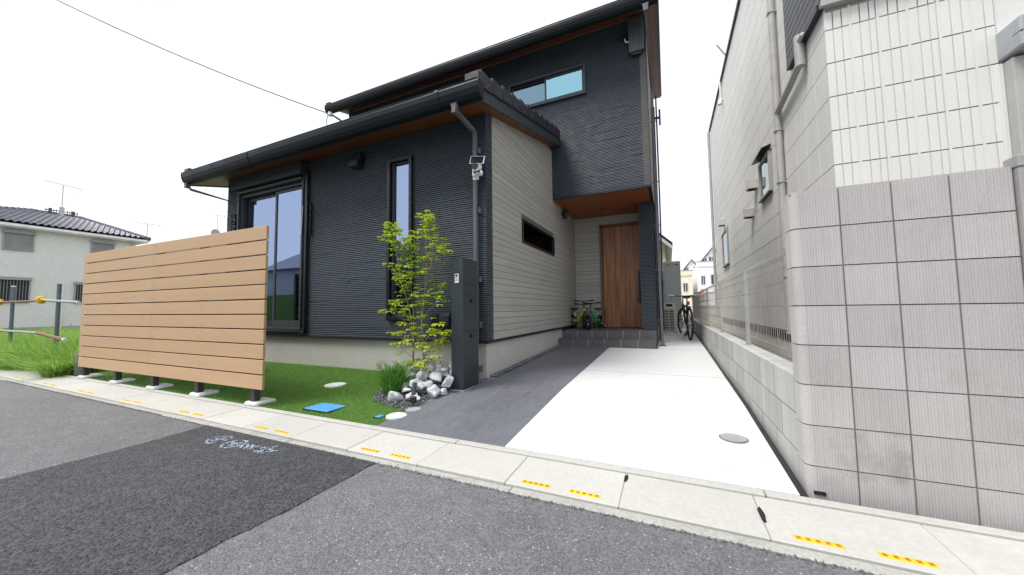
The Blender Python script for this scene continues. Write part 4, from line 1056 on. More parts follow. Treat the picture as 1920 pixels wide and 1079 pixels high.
for _ in range(1500):
    y = random.uniform(3.85, 6.72); sp.append((random.uniform(-2.035, -1.95)-.0, y, gz(y)+random.uniform(0, .022), random.uniform(.011, .022)))
for _ in range(200): sp.append((random.uniform(-2.06, -1.98), random.uniform(3.55, 3.9), gz(3.7)+random.uniform(-.01, .005), random.uniform(.008, .014)))
o = pebbles('gravel_strip', 'gravelm', sp, kind='stuff'); tag(o, 'narrow strip of black gravel between foundation and grey paving', 'gravel')
# lavender
lv = thing('lavender_plant', 'bushy upright green plant at the left edge of the rock heap', 'plant', (-2.68, 2.88, -.87))
n = 2600; a = rng.uniform(0, 2*np.pi, n); rr = rng.uniform(0, 1, n)**.6*.10
pp_ = np.stack([-2.68+np.cos(a)*rr, 2.9+np.sin(a)*rr, np.full(n, -.88)], 1)
blades('foliage', 'shrub', pp_[:1300], .13, .32, .0038, .42, lv, seg=3, curve=.3, kind='stuff')
stems = []
for _ in range(60):
    a_ = random.uniform(0, 6.28); l_ = random.uniform(.02, .45); h_ = random.uniform(.2, .36); b_ = Vector((-2.68, 2.9, -.88))+Vector((math.cos(a_), math.sin(a_), 0))*random.uniform(0, .06)
    for j in range(14):
        t = j/14; q = b_+Vector((math.cos(a_)*l_*h_*t, math.sin(a_)*l_*h_*t, h_*t))
        stems += [tuple(q)]*4
blades('stem_leaves', 'shrub', np.array(stems), .02, .045, .0032, 1.2, lv, seg=2, kind='stuff')
# spotlight
sl_ = thing('garden_spotlight', 'small black spotlight on a spike in front of the rocks', 'garden light', (-2.21, 2.66, -.86))
MB().tube([(-2.235, 2.70, -.69), (-2.215, 2.655, -.79)], .021, 16).build('head', 'frame_dark', sl_, smooth='auto')
B('base', 'black', sl_, (-2.24, -2.185, 2.63, 2.67, -.865, -.805), c=.005); MB().tube([(-2.213, 2.65, -.80), (-2.213, 2.65, -.90)], .006, 8).build('spike', 'black', sl_)

# ================================================================== RIGHT BLOCK WALL
bw = thing('block_wall', 'grey ribbed concrete block wall at the right of the driveway', 'wall', (1.0, 2.3, -.93))
WX = [.600, .800, .997, 1.194, 1.391]; TOP = .595; CH = .2005
B('core', 'mortar', bw, (.615, 1.385, 2.268, 2.375, -.99, TOP-.012))
B('joint_v', 'joint_mid', bw, *[(x-.003, x+.003, 2.266, 2.3, -.99, TOP-.012) for x in WX[1:4]])
def flutes(x0, x1, z0, z1, y, left_round=False, seedv=0):
    mb = MB(); rnd = random.Random(seedv); prof = []
    if left_round:
        rr_ = .035
        prof.append((x0, y+.11)); prof.append((x0, y+rr_))
        for k_ in range(1, 6):
            a_ = math.pi/2*k_/6; prof.append((x0+rr_-rr_*math.cos(a_), y+rr_-rr_*math.sin(a_)))
        xs0 = x0+rr_
    else: prof.append((x0, y+.11)); xs0 = x0
    pw_ = .0105; nfl = int((x1-xs0)/pw_); pw_ = (x1-xs0)/nfl
    for k_ in range(nfl):
        a_ = xs0+k_*pw_; dd = rnd.uniform(.0014, .0026)
        prof += [(a_+pw_*.12, y), (a_+pw_*.55, y-.0), (a_+pw_*.68, y+dd), (a_+pw_*.98, y+dd)]
    prof.append((x1, y+.002)); prof.append((x1, y+.11))
    return mb.prism(prof, 'z', z0, z1)
meshes = {}
for r_ in range(8):
    zt = TOP-r_*CH; zb = zt-CH+.0055
    if r_ == 7: zb = -.975
    for c_ in range(4):
        key = (c_, r_ % 3, r_ == 7)
        x0, x1 = WX[c_]+(.0025 if c_ else 0), WX[c_+1]-.0025
        mb = flutes(x0, x1, zb, zt, 2.26, c_ == 0, r_*5+c_)
        mb.build('block', 'block_stain' if (r_ >= 6 and c_ < 2) else 'block', bw)
B('top_course', 'block', bw, (.602, 1.388, 2.268, 2.376, TOP-.012, TOP-.001))
B('drain_gap', 'dark', bw, (.625, .672, 2.254, 2.262, -.94, -.925))
# gate right of it
gt = thing('side_gate', 'grey metal slatted gate panel right of the ribbed wall', 'gate', (1.45, 2.3, -.9))
B('post', 'nbr_trim', gt, (1.396, 1.455, 2.24, 2.30, -.94, .585), c=.003)
B('top_rail', 'nbr_trim', gt, (1.392, 2.4, 2.235, 2.31, .585, .635), c=.003)
z = -.85
while z < .55:
    B('slat', 'nbr_trim', gt, (1.46, 2.4, 2.26, 2.28, z, z+.062), c=.002); z += .078

# low retaining wall of concrete blocks
lw = thing('retaining_wall', 'low pale concrete block wall along the driveway', 'wall', (.65, 7, -.75))
B('core', 'joint_mid', lw, (.6, .72, 2.38, 13.0, -1.02, -.385))
for r_ in range(3):
    zt = -.382-r_*.2; y = 2.378-(.13 if r_ % 2 else 0.0); first = True
    while y < 12.9:
        y0, y1 = max(y, 2.372), y+.397
        MB().box(.5992+random.uniform(-.0003, .0003), .70, y0, y1-.009, zt-.192, zt).build('block', 'cblock', lw); y += .4
MB().cbox(.5995, .725, 2.38, 13, -.3835, -.376, .001).build('coping', 'cblock', lw)
B('wall_joint', 'cblock', lw, (.7, .73, 2.38, 13, -.6, -.38))

# wire mesh fence
mf = thing('mesh_fence', 'beige welded wire mesh fence on top of the low wall', 'fence', (.66, 7, -.38))
py_ = [2.46, 4.05, 5.9, 7.8, 9.8, 11.9]
for y in py_: B('post', 'nbr_trim', mf, (.672, .702, y-.03, y+.03, -.378, .33), c=.003)
zz = [-.335, -.30, -.175, -.05, .075, .20, .30, .345]
hx = [.635, .665, .665, .665, .665, .665, .665, .635]
hz = [(-.345, .665), (-.325, .628), (-.275, .665), (-.15, .665), (-.02, .665), (.11, .665), (.24, .665), (.30, .628), (.35, .665)]
for a, b in zip([2.40]+py_[1:], py_[1:]+[12.3]):
    mb = MB()
    for z, x in hz: mb.tube([(x, a, z), (x, b, z)], .0024, 4, False)
    y = a+.02
    while y < b:
        mb.tube([(x, y, z) for z, x in hz], .0019, 3, False); y += .05
    mb.build('wire_panel', 'meshf', mf)

# neighbour ground
MB().add([(.6, 2.38, -.98), (8, 2.38, -.98), (8, 20, -.98), (.6, 20, -.98)], [(0, 1, 2, 3)]).build('side_yard', 'ground', kind=K)
sp = [(random.uniform(.73, 1.98), 2.4+abs(random.gauss(0, 3.5)), -.975+random.uniform(0, .01), random.uniform(.01, .022)) for _ in range(5000)]
o = pebbles('yard_gravel', 'gravel_l', sp, kind='stuff'); tag(o, 'pale grey gravel in the gap beyond the wire mesh fence', 'gravel')

# ================================================================== NEIGHBOUR HOUSE
nb = thing('neighbour_house', 'large off white panel clad house on the right', 'house', (3, 5.7, -.5))
NX, NY = 2.0, 5.7
side = B('side_wall', 'nbr_joint', nb, (NX+.016, NX+.12, NY+.1, 17.85, -.46, 8.0))
B('groove_backing', 'nbr_groove', nb, *[(NX+.004, 3.49, NY+.006, NY+.017, z_, z_+.440) for z_ in [1.80-.452*5+.4505*i_ for i_ in range(9)]])
B('cover_strip', 'nbr', nb, *[(NX+.003+.0885*(i_+1)-.025, NX+.003+.0885*(i_+1)-.001, NY+.003, NY+.017, -.4, 3.86) for i_ in range(2, 39, 3) if .0885*(i_+1) < 1.46])
front = B('front_wall', 'nbr_joint', nb, (NX+.016, 3.50, NY+.018, NY+.1, -.3, 8.0))
B('base', 'nbr_side', nb, (NX+.02, NX+.1, NY+.1, 17.8, -1.02, -.47), (NX+.03, 8, NY+.03, NY+.1, -1.02, -.3))
zs = []
z = 1.80-.452*5
while z < 8.0: zs.append(z); z += .4505
wins = [(8.5, 9.36, 2.33, 3.18), (14.3, 15.6, 1.5, 2.85)]
vents = []
for i, z in enumerate(zs):
    z1 = min(z+.438, 7.98); mb = MB(); y = NY+.001; j = 0
    while y < 17.8:
        w_ = .088; a, b = y, min(y+w_-.006-(.012 if j % 5 == 4 else 0), 17.84); d_ = .012
        parts_ = [(z, z1)]
        for wn in wins:
            if a < wn[1] and b > wn[0] and z < wn[3] and z1 > wn[2]:
                parts_ = [q for q in ((z, min(z1, wn[2])), (max(z, wn[3]), z1)) if q[1]-q[0] > .01]
        for q0, q1 in parts_: mb.box(NX, NX+.0055, a, b, q0, q1); mb.box(NX+.005, NX+.014, a, y+w_, q0, q1)
        y += w_; j += 1
    mb.build('panel', 'nbr_side', side)
    if z1 < 4.0 or True:
        mb = MB(); x = NX+.003; j = 0
        while x < 3.46:
            w_ = .0885; b = min(x+w_-.012-(.014 if j % 3 == 2 else 0)-(.012 if j % 6 == 5 else 0), 3.485)
            zc = min(z1, 3.83) if z < 3.9 else z1
            if z < 3.75: mb.cbox(x, b, NY, NY+.014, z, zc, .0025)
            elif z > 3.95: mb.box(x, b, NY-.05, NY-.03, z, z1)
            x += w_; j += 1
        mb.build('panel', 'nbr', front)
B('upper_bay', 'nbr', front, (NX, 3.5, NY-.035, NY+.0, 4.0, 8.0))
B('ledge', 'nbr_trim', nb, (NX-.05, 6, NY-.09, NY+.02, 3.88, 3.945), (NX-.04, 6, NY-.075, NY+.02, 3.945, 4.0), c=.004)
B('far_front', 'nbr', nb, (3.5, 8, NY+.02, NY+.1, -.3, 8))
# dark horizontal cladding of the bay on the side wall
dc = B('dark_cladding', 'black', nb, (NX-.045, NX+.0, NY-.02, 6.92, 3.90, 8.0))
z = 3.945
while z < 7.9:
    B('board', 'louv', dc, (NX-.075, NX-.046, NY-.03, 6.97, z, z+.115), c=.003); z += .125
B('edge_trim', 'black', dc, (NX-.08, NX, NY-.03, 6.97, 3.875, 3.93), c=.004)
# roof edge + gutter at the far side
B('eaves', 'frame_dark', nb, (NX-.06, NX+.2, 5.6, 17.95, 7.98, 8.06), c=.004)
B('roof', 'roof', nb, (NX, 8.3, 5.5, 18, 8.06, 8.16))
# windows on side
def side_window(y0, y1, z0, z1, awn):
    mb = MB(); t = .05
    for a, b, c, d in ((y0, y1, z0, z0+t), (y0, y1, z1-t, z1), (y0, y0+t, z0+t, z1-t), (y1-t, y1, z0+t, z1-t)): mb.cbox(NX-.05, NX+.04, a, b, c, d, .003)
    w_ = mb.build('window', 'nbr_trim', nb); B('pane', 'glass_clear', w_, (NX-.02, NX-.015, y0+t, y1-t, z0+t, z1-t)); B('blind', 'white', w_, (NX+.05, NX+.06, y0, y1, z0, z1))
    B('sill', 'black', w_, (NX-.08, NX+.0, y0-.02, y1+.02, z0-.03, z0-.004), c=.003)
    if awn: MB().prism([(NX, z1+.12), (NX-.17, z1+.06), (NX-.17, z1+.045), (NX-.0, z1+.09)], 'y', y0-.05, y1+.05).build('awning', 'black', w_)
side_window(8.5, 9.36, 2.33, 3.16, True); side_window(14.3, 15.6, 1.5, 2.75, False)
def vent(y, z, s=.25):
    v_ = B('vent_hood', 'acw', nb, (NX-.20, NX+.0, y, y+s, z, z+s), c=.012); B('opening', 'dark', v_, (NX-.18, NX-.02, y+.02, y+s-.02, z-.004, z+.002))
vent(9.7, 2.76, .24); vent(10.2, 2.2, .22); vent(14.9, 3.0, .25)
# lower louvre vents near the ground
for y in (3.0,): pass
for yv in np.arange(6.2, 17, .9):
    B('base_vent', 'dark', nb, (NX+.005, NX+.03, yv, yv+.75, -.66, -.50))
# pipes
MB().tube([(NX-.075, 7.62, 8.0), (NX-.075, 7.62, -.5)], .055, 18).build('downpipe', 'nbr_pipe', nb, smooth='auto')
pp2 = bpy.data.objects.get('downpipe')
q = MB().tube([(NX-.075, 7.62, 3.45), (NX-.075, 7.57, 3.50), (NX-.085, 6.35, 3.60)], .05, 14).build('branch_pipe', 'nbr_pipe', nb, smooth='auto')
MB().tube([(NX-.085, 6.34, 3.55), (NX-.085, 6.34, 4.02)], .062, 18).tube([(NX-.085, 6.34, 3.92), (NX-.085, 6.18, 3.92), (NX+.0, 6.16, 3.92)], .04, 14).build('elbow', 'nbr_pipe', q, smooth='auto')
for z in (3.15, .5, 2.2, 5.4): B('pipe_clip', 'nbr_pipe', nb, (NX-.1, NX, 7.60, 7.64, z, z+.02), (NX-.14, NX-.02, 7.555, 7.685, z, z+.012))
MB().tube([(NX-.08, 17.8, 7.9), (NX-.08, 17.8, -.5)], .06, 12).build('downpipe', 'nbr_pipe', nb, smooth='auto')
MB().tube([(NX-.06, 14.0, 8.0), (NX-.06, 14.0, 7.3)], .03, 8).tube([(NX-.06, 14, 7.3), (NX-.1, 13.95, 7.12)], .06, 10).build('sensor', 'white', nb)
MB().tube([(NX-.06, 12.6, 8.0), (NX-.3, 12.5, 8.35)], .02, 6).build('eaves_bracket', 'nbr_trim', nb)
# shuttered window at the right edge
rwn = B('window', 'nbr_trim', nb, *frame_rect(3.50, 5.2, -.2, 2.66, NY-.14, NY+.02, .10), c=.006)
B('pane', 'bright_wall', rwn, (3.6, 5.1, NY-.05, NY-.04, -.1, 2.6))
B('roller_box', 'lidgrey', rwn, (3.48, 5.25, NY-.30, NY+.02, 2.70, 3.03), c=.015)
B('roller_groove', 'black', rwn, (3.479, 5.26, NY-.302, NY-.2, 2.855, 2.862))
B('side_jamb', 'nbr', rwn, (3.455, 3.499, NY-.03, NY+.01, -.2, 2.66), c=.004)

# ================================================================== BETWEEN THE HOUSES
TY = 10.8
tk = thing('water_heater_tank', 'tall grey hot water tank behind the bicycle', 'water heater', (.12, TY, -.66))
B('body', 'grey', tk, (-.12, .325, TY, TY+.6, -.56, 1.28), c=.01); B('front_panel', 'grey', tk, (-.10, .305, TY-.008, TY-.0, -.53, 1.25), c=.003)
for x in (-.06, .17): B('slot', 'dark', tk, (x, x+.11, TY-.012, TY-.008, 1.17, 1.19))
for x in (-.08, .25): B('leg', 'grey', tk, (x, x+.05, TY+.02, TY+.1, -.68, -.56))
ac = thing('air_conditioner_unit', 'ivory outdoor air conditioner unit beside the downpipe', 'air conditioner', (0, 9.6, -.68))
AY = 9.55
B('casing', 'acw', ac, (-.16, .165, AY, AY+.5, -.62, -.02), c=.012)
B('top_cover', 'acw', ac, (-.10, .13, AY+.02, AY+.4, -.018, .10), c=.01)
B('fan_opening', 'dark', ac, (-.13, .10, AY-.004, AY+.0, -.58, -.07))
for k_ in range(13): B('louvre', 'acw', ac, (-.13, .10, AY-.014, AY-.005, -.575+k_*.039, -.575+k_*.039+.016))
B('grille_post', 'acw', ac, (-.022, -.008, AY-.018, AY-.004, -.59, -.06), (.10, .115, AY-.018, AY-.004, -.6, -.05)); B('vent_slots', 'dark', ac, (-.07, .07, AY+.015, AY+.02, .01, .07))
for x in (-.13, .10): B('foot', 'lidgrey', ac, (x, x+.06, AY+.02, AY+.4, -.70, -.62))
MB().tube([(-.10, AY-.02, -.60), (-.02, AY-.1, -.66), (.04, AY-.3, -.69)], .012, 8).build('drain_hose', 'white', ac)
B('concrete_base', 'padc', None, (-.25, .5, 9.3, 9.42, -.72, -.64), c=.01); tag(bpy.data.objects['concrete_base'], 'low rough concrete block below the air conditioner', 'block')

def wheel(parent, c, ax, Rw, w_=.018, spokes=20, hub=True, rim='bikeframe'):
    c = Vector(c); ax = Vector(ax).normalized()
    wh = MB().ring(c, ax, Rw-w_, w_, 32, 8).build('wheel', 'rubber', parent, smooth=True)
    MB().ring(c, ax, Rw-2.3*w_, w_*.45, 28, 5).build('rim', rim, wh, smooth=True)
    u = ax.cross(Vector((0, 0, 1))).normalized(); v = ax.cross(u); mb = MB()
    for i in range(spokes):
        a = 2*math.pi*i/spokes; d_ = u*math.cos(a)+v*math.sin(a); mb.tube([c+ax*(.02 if i % 2 else -.02), c+d_*(Rw-2.2*w_)], .0016 if spokes > 8 else .006, 4, False)
    mb.tube([c-ax*.035, c+ax*.035], .016, 8); mb.build('spokes', rim if spokes <= 8 else 'chrome', wh)
    return wh
# adult bicycle
def frame_pts(o, f):  # origin at rear hub ground contact, forward unit vector f
    s_ = Vector((-f.y, f.x, 0))
    return lambda a, z, l=0: Vector(o)+f*a+s_*l+Vector((0, 0, z))
f_ = Vector((-.11, 1, 0)).normalized(); bo_ = (.385, 8.30, gz(8.3)); Pt = frame_pts(bo_, f_); sax = Vector((f_.y, -f_.x, 0))
bk = thing('bicycle', 'black city bicycle parked between the downpipe and the mesh fence', 'bicycle', bo_)
wheel(bk, Pt(0, .34), sax, .34, .02); wheel(bk, Pt(1.06, .34, -.02), sax+Vector((.1, .25, 0)), .34, .02)
bb = Pt(.42, .28); seat_t = Pt(.26, .78); head_b = Pt(.86, .66); head_t = Pt(.83, .78)
mb = MB().tube([bb, seat_t], .017, 8).tube([seat_t-Vector((0, 0, .08)), head_t-Vector((0, 0, .02))], .016, 8).tube([bb, head_b], .02, 8).tube([head_b, head_t], .02, 8)
for l in (-.05, .05): mb.tube([Pt(0, .34, l), bb], .010, 6).tube([Pt(0, .34, l), seat_t-Vector((0, 0, .12))], .009, 6).tube([head_b, Pt(.92, .56, l), Pt(1.06, .34, l)], .011, 6)
mb.build('frame', 'bikeframe', bk, smooth='auto')
MB().tube([seat_t, Pt(.23, .90)], .013, 8).build('seat_post', 'chrome', bk)
mb = MB().prism([(-.08, 0), (-.07, .06), (0, .075), (.12, .03), (.16, 0), (.12, -.03), (0, -.075), (-.07, -.06)], 'z', 0, .045)
mb.v = [tuple(Pt(.20+x, .90+z-.02*(x > .1), y)) for x, y, z in mb.v]; mb.build('saddle', 'bikeframe', bk)
MB().tube([head_t, Pt(.80, .93)], .014, 8).tube([Pt(.80, .93), Pt(.76, .95)], .016, 8).build('stem', 'bikeframe', bk)
MB().tube([Pt(.70, .97, .29), Pt(.76, .955, .1), Pt(.76, .955, -.1), Pt(.70, .97, -.29)], .012, 8).build('handlebar', 'bikeframe', bk)
for l in (1, -1):
    MB().tube([Pt(.71, .968, .20*l), Pt(.66, .975, .32*l)], .018, 8).build('grip', 'white', bk, smooth='auto'); MB().tube([Pt(.74, .96, .16*l), Pt(.83, .93, .26*l)], .007, 6).build('brake_lever', 'bikeframe', bk)
B('tail_light', 'red', bk, (Pt(.1, 0).x-.03, Pt(.1, 0).x+.03, Pt(.12, 0).y-.02, Pt(.12, 0).y+.02, Pt(0, .74).z, Pt(0, .82).z), c=.008)
mb = MB();
for a in np.linspace(-1.0, 1.9, 12): pass
mb.tube([Pt(.0+.365*math.cos(a), .34+.365*math.sin(a)) for a in np.linspace(R(60), R(190), 10)], .02, 4); mb.build('mudguard', 'bikeframe', bk)
MB().ring(Pt(.42, .28, -.06), sax, .09, .006, 20, 5).tube([Pt(.42, .28, -.08), Pt(.47, .13, -.09)], .009, 6).tube([Pt(.42, .28, .08), Pt(.37, .43, .09)], .009, 6).build('crank', 'chrome', bk)
for a, z, l in ((.47, .13, -.13), (.37, .43, .13)):
    p = Pt(a, z, l); B('pedal', 'bikeframe', bk, (p.x-.05, p.x+.05, p.y-.04, p.y+.04, p.z-.012, p.z+.012), c=.004)
MB().tube([Pt(-.02, .32, .06), Pt(-.12, .01, .16)], .008, 6).build('kickstand', 'chrome', bk)
MB().tube([Pt(.0, .66), Pt(.3, .64)], .006, 6).tube([Pt(-.05, .70, -.05), Pt(.28, .70, -.05)], .006, 6).tube([Pt(-.05, .70, .05), Pt(.28, .70, .05)], .006, 6).build('carrier', 'bikeframe', bk)

# children's bikes on the porch
def kid_bike(label, o, f, Rw, fmat, extra, seat=True, bar_w=.19, hb=.52):
    f = Vector(f).normalized(); Pt = frame_pts(o, f); sax = Vector((f.y, -f.x, 0)); wb = Rw*2+.26
    e = thing('childs_bicycle', label, 'bicycle', o, 'small bikes on the porch')
    wheel(e, Pt(0, Rw), sax, Rw, .022, 6); wheel(e, Pt(wb, Rw), sax, Rw, .022, 6)
    mb = MB().tube([Pt(.02, Rw+.02), Pt(.20, Rw+.03), Pt(wb-.10, Rw+.27)], .03, 10).tube([Pt(.12, Rw+.03), Pt(.06, Rw+.20)], .014, 8)
    mb.build('frame', fmat, e, smooth='auto')
    mb = MB()
    for l in (-.035, .035): mb.tube([Pt(wb-.09, Rw+.22, l), Pt(wb, Rw, l)], .010, 6)
    mb.tube([Pt(wb-.08, Rw+.18), Pt(wb-.14, hb)], .014, 8); mb.build('fork', 'bikeframe', e)
    MB().tube([Pt(wb-.17, hb+.01, bar_w), Pt(wb-.13, hb, .05), Pt(wb-.13, hb, -.05), Pt(wb-.17, hb+.01, -bar_w)], .011, 8).build('handlebar', 'bikeframe', e)
    for l in (1, -1): MB().tube([Pt(wb-.155, hb+.007, bar_w*.6*l), Pt(wb-.175, hb+.012, (bar_w+.02)*l)], .017, 8).build('grip', 'rubber', e)
    MB().tube([Pt(.06, Rw+.19), Pt(.04, Rw+.27)], .011, 6).build('seat_post', 'bikeframe', e)
    q = MB().cbox(-.10, .10, -.05, .05, 0, .04, .015); q.v = [tuple(Pt(.05+x, Rw+.26+z, y)) for x, y, z in q.v]; q.build('saddle', 'rubber', e)
    if extra == 'fender':
        MB().tube([Pt(wb+.13*math.cos(a)-.12, .02+.10+.10*math.sin(a), .05+.05*math.sin(a)) for a in np.linspace(-.3, 2.6, 8)], .022, 6).build('stand', 'white', e)
        MB().ring(Pt(wb-.02, Rw*.6, .09), sax, .05, .02, 16, 6).build('side_wheel', 'white', e)
    if extra == 'training':
        for l in (-.12, .12):
            MB().tube([Pt(.0, .12, l*.3), Pt(0, .06, l)], .008, 6).build('stay', 'chrome', e); wq = MB().ring(Pt(0, .062, l), sax, .045, .018, 18, 8).build('training_wheel', 'rubber', e, smooth=True)
            MB().tube([Pt(0, .062, l-.012), Pt(0, .062, l+.012)], .036, 14).build('hub', 'white', wq)
    return e
fz = -.45
kid_bike('small yellow childrens bicycle against the greige porch wall', (-1.95, 7.66, fz), (.60, -.6, 0), .155, 'kyellow', 'none', hb=.53)
kid_bike('small teal childrens bicycle with white stand in the middle', (-1.74, 8.0, fz), (.12, -1, 0), .150, 'kteal', 'fender', hb=.60)
kid_bike('small green childrens bicycle with training wheels by the door', (-1.44, 7.98, fz), (-.22, -1, 0), .15, 'kgreen', 'training', hb=.55)

# ================================================================== DISTANT HOUSES
def far_window(parent, x0, x1, y, z0, z1, t=.06):
    w_ = B('window', 'shutbox', parent, *frame_rect(x0, x1, z0, z1, y-.05, y+.05, t)); B('pane', 'glass_far', w_, (x0+t, x1-t, y-.02, y-.01, z0+t, z1-t)); B('mullion', 'white', w_, ((x0+x1)/2-.03, (x0+x1)/2+.03, y-.04, y-.0, z0+t, z1-t))
# cream neighbour behind
ch = thing('cream_house', 'cream house with white eaves behind the water heater tank', 'house', (-1.5, 16, -.7))
B('wall', 'cream', ch, (-8, -.06, 16, 22, -.8, 2.6)); MB().prism([(-8, 2.6), (-.06, 2.6), (-4.0, 6.2)], 'y', 16.0, 22).build('gable', 'cream', ch)
rp = [(.20, 2.36), (.20, 2.52), (-4.0, 6.45), (-8.3, 2.5), (-8.3, 2.36), (-4.0, 6.25)]
MB().prism([rp[0], rp[1], rp[2], rp[5]], 'y', 15.5, 22.5).prism([rp[5], rp[2], rp[3], rp[4]], 'y', 15.5, 22.5).build('roof', 'white', ch)
MB().prism([(.22, 2.53), (.22, 2.60), (-4.0, 6.55), (-4.0, 6.46)], 'y', 15.45, 22.6).prism([(-4.0, 6.46), (-4.0, 6.55), (-8.3, 2.58), (-8.3, 2.51)], 'y', 15.45, 22.6).build('roof_covering', 'roof', ch)
B('porch_roof', 'lh_roof', ch, (-1.2, .05, 15.2, 16, .95, 1.05)); MB().prism([(15.2, 1.05), (16, 1.05), (16, 1.5)], 'x', -1.2, .03).build('porch_roof_slope', 'lh_roof', ch)
rl = thing('balcony_rail', 'thin white railing in front of the cream house', 'railing', (-.1, 14, -.4))
mb = MB().box(-.5, .0, 14, 14.02, -.05, -.02)
for x in np.arange(-.5, .0, .05): mb.box(x, x+.015, 14, 14.015, -.7, -.05)
mb.build('rail', 'white', rl)
# white row houses
def row_house(label, x0, x1, y0, zt, gx, gw, gz_, wx, mat='bright_wall'):
    h = thing('white_house', label, 'house', ((x0+x1)/2, y0, -1), 'white three storey houses in the distance')
    B('wall', mat, h, (x0, x1, y0, y0+9, -1, zt)); 
    MB().prism([(gx-gw, zt), (gx+gw, zt), (gx, gz_)], 'y', y0+1.2, y0+9).build('gable', mat, h)
    rf = MB().prism([(gx-gw-.3, zt-.05), (gx, gz_+.08), (gx, gz_+.22), (gx-gw-.3, zt+.09)], 'y', y0+.9, y0+9.3).prism([(gx, gz_+.08), (gx+gw+.3, zt-.05), (gx+gw+.3, zt+.09), (gx, gz_+.22)], 'y', y0+.9, y0+9.3).build('roof', 'farroof', h)
    for w_ in wx: far_window(h, *w_[:2], y0-(0 if len(w_) == 4 else -1.2), *w_[2:4])
    B('balcony', mat, h, (x0-.05, x1-1.1, y0-1.0, y0, zt-4.5, zt-3.2)); B('balcony_rail', 'chrome', h, (x0-.05, x1-1.1, y0-1.02, y0-.98, zt-3.2, zt-3.1))
    B('roof_parapet', mat, h, (x0-.05, x1+.05, y0-.06, y0+.2, zt-.2, zt+.35)); B('parapet_rail', 'chrome', h, (x0-.1, x1+.1, y0-.08, y0-.02, zt+.35, zt+.42))
    return h
row_house('nearer bright white three storey house with grey gabled roof', 2.95, 8.0, 44, 4.6, 4.75, 1.45, 6.6,
    [(3.35, 3.75, 2.4, 3.4), (4.3, 4.9, 4.9, 5.6, 1), (3.6, 4.1, 4.85, 5.5, 1), (4.3, 4.9, 2.4, 3.5)])
row_house('farther white house with a small gable left of the nearer one', 1.15, 3.0, 52, 4.3, 3.0, 1.35, 6.3, [(2.2, 2.6, 4.6, 5.3, 1), (3.2, 3.6, 4.8, 5.4, 1), (2.2, 2.7, 2.2, 3.2)])
h = row_house('pale yellow house with recessed balcony left of the white houses', .95, 2.45, 43, 3.6, 1.0, .6, 3.7, [(1.5, 1.95, 1.7, 2.6), (1.4, 1.9, -.8, .2)], 'cream_far')
B('towel', 'towel', h, (3.15, 3.5, 42.93, 42.97, .6, 1.9))
# left house
lh = thing('left_house', 'off white house with dark tiled hip roof and shuttered windows', 'house', (-29, 6, -1))
LX = -27.0
wl_ = B('wall', 'farwall', lh, (-36, LX, 1.6, 9.05, -1, 3.98))
mb = MB()
for z in np.arange(-.9, 4.0, .15):
    y = 1.6-random.uniform(0, .5)
    while y < 9.05:
        L = random.uniform(.5, 1.3); mb.box(LX, LX+random.choice((.004, .008)), max(1.6, y), min(9.05, y+L-.004), z, z+.147); y += L
mb.build('cladding', 'farwall', wl_, kind='stuff')
B('base', 'lidgrey', lh, (LX-.5, LX+.03, 1.6, 9.04, -1, -.55))
B('gutter', 'bright_wall', lh, (LX+.35, LX+.47, 1.0, 9.36, 4.00, 4.11), (-36.4, LX+.4, 9.36, 9.46, 4.0, 4.11)); B('soffit', 'white', lh, (-36.4, LX+.4, 1.0, 9.36, 3.95, 4.0))
B('downpipe', 'white', lh, (LX+.0, LX+.08, 8.92, 9.0, -1, 4.0))
# hip roof with undulating tiles
yl, yr = .9, 9.40; ex = LX+.45; rx = -31.6; rz = 5.66; er = 4.13; ryl, ryr = 6.39, 8.1
mb = MB()
def roofz(x): return er+(ex-x)/(ex-rx)*(rz-er)
# the visible slope faces +x: a grid with wavy tiles
ny, nx = 340, 48; vs_ = []; fs_ = []
for i in range(nx+1):
    t = i/nx; x = ex+(rx-ex)*t; ya_ = yl+(ryl-yl)*t; yb2 = yr+(ryr-yr)*t
    for j in range(ny+1):
        y = ya_+(yb2-ya_)*j/ny; step = (i % 3)/3*.05
        vs_.append((x, y, roofz(x)+.035*math.sin(y/.21*2*math.pi+(math.pi if (i//3) % 2 else 0))+.05+(.0 if i % 3 else .05)))
for i in range(nx):
    for j in range(ny): a = i*(ny+1)+j; fs_.append((a, a+1, a+ny+2, a+ny+1))
rf = MB().add(vs_, fs_).build('roof', 'lh_roof', lh)
MB().add([(ex, yr, er), (-36.4, yr, er), (rx, ryr, rz), (rx, ryl, rz), (ex, yl, er), (-36.4, yl, er)], [(0, 1, 2), (3, 2, 1, 5), (4, 3, 5), (0, 2, 3, 4)]).build('roof_back', 'lh_roof', rf)
def ridge(a, b, n_):
    mb = MB(); a, b = Vector(a), Vector(b)
    for i in range(n_): mb.tube([a+(b-a)*(i/n_), a+(b-a)*((i+.95)/n_)], [.13, .10], 8)
    mb.build('ridge_cap', 'lh_roof', rf)
ridge((rx, ryl, rz+.05), (rx, ryr, rz+.05), 3); ridge((ex, yr, er+.05), (rx, ryr, rz+.05), 24); ridge((ex, yl, er+.05), (rx, ryl, rz+.05), 24)
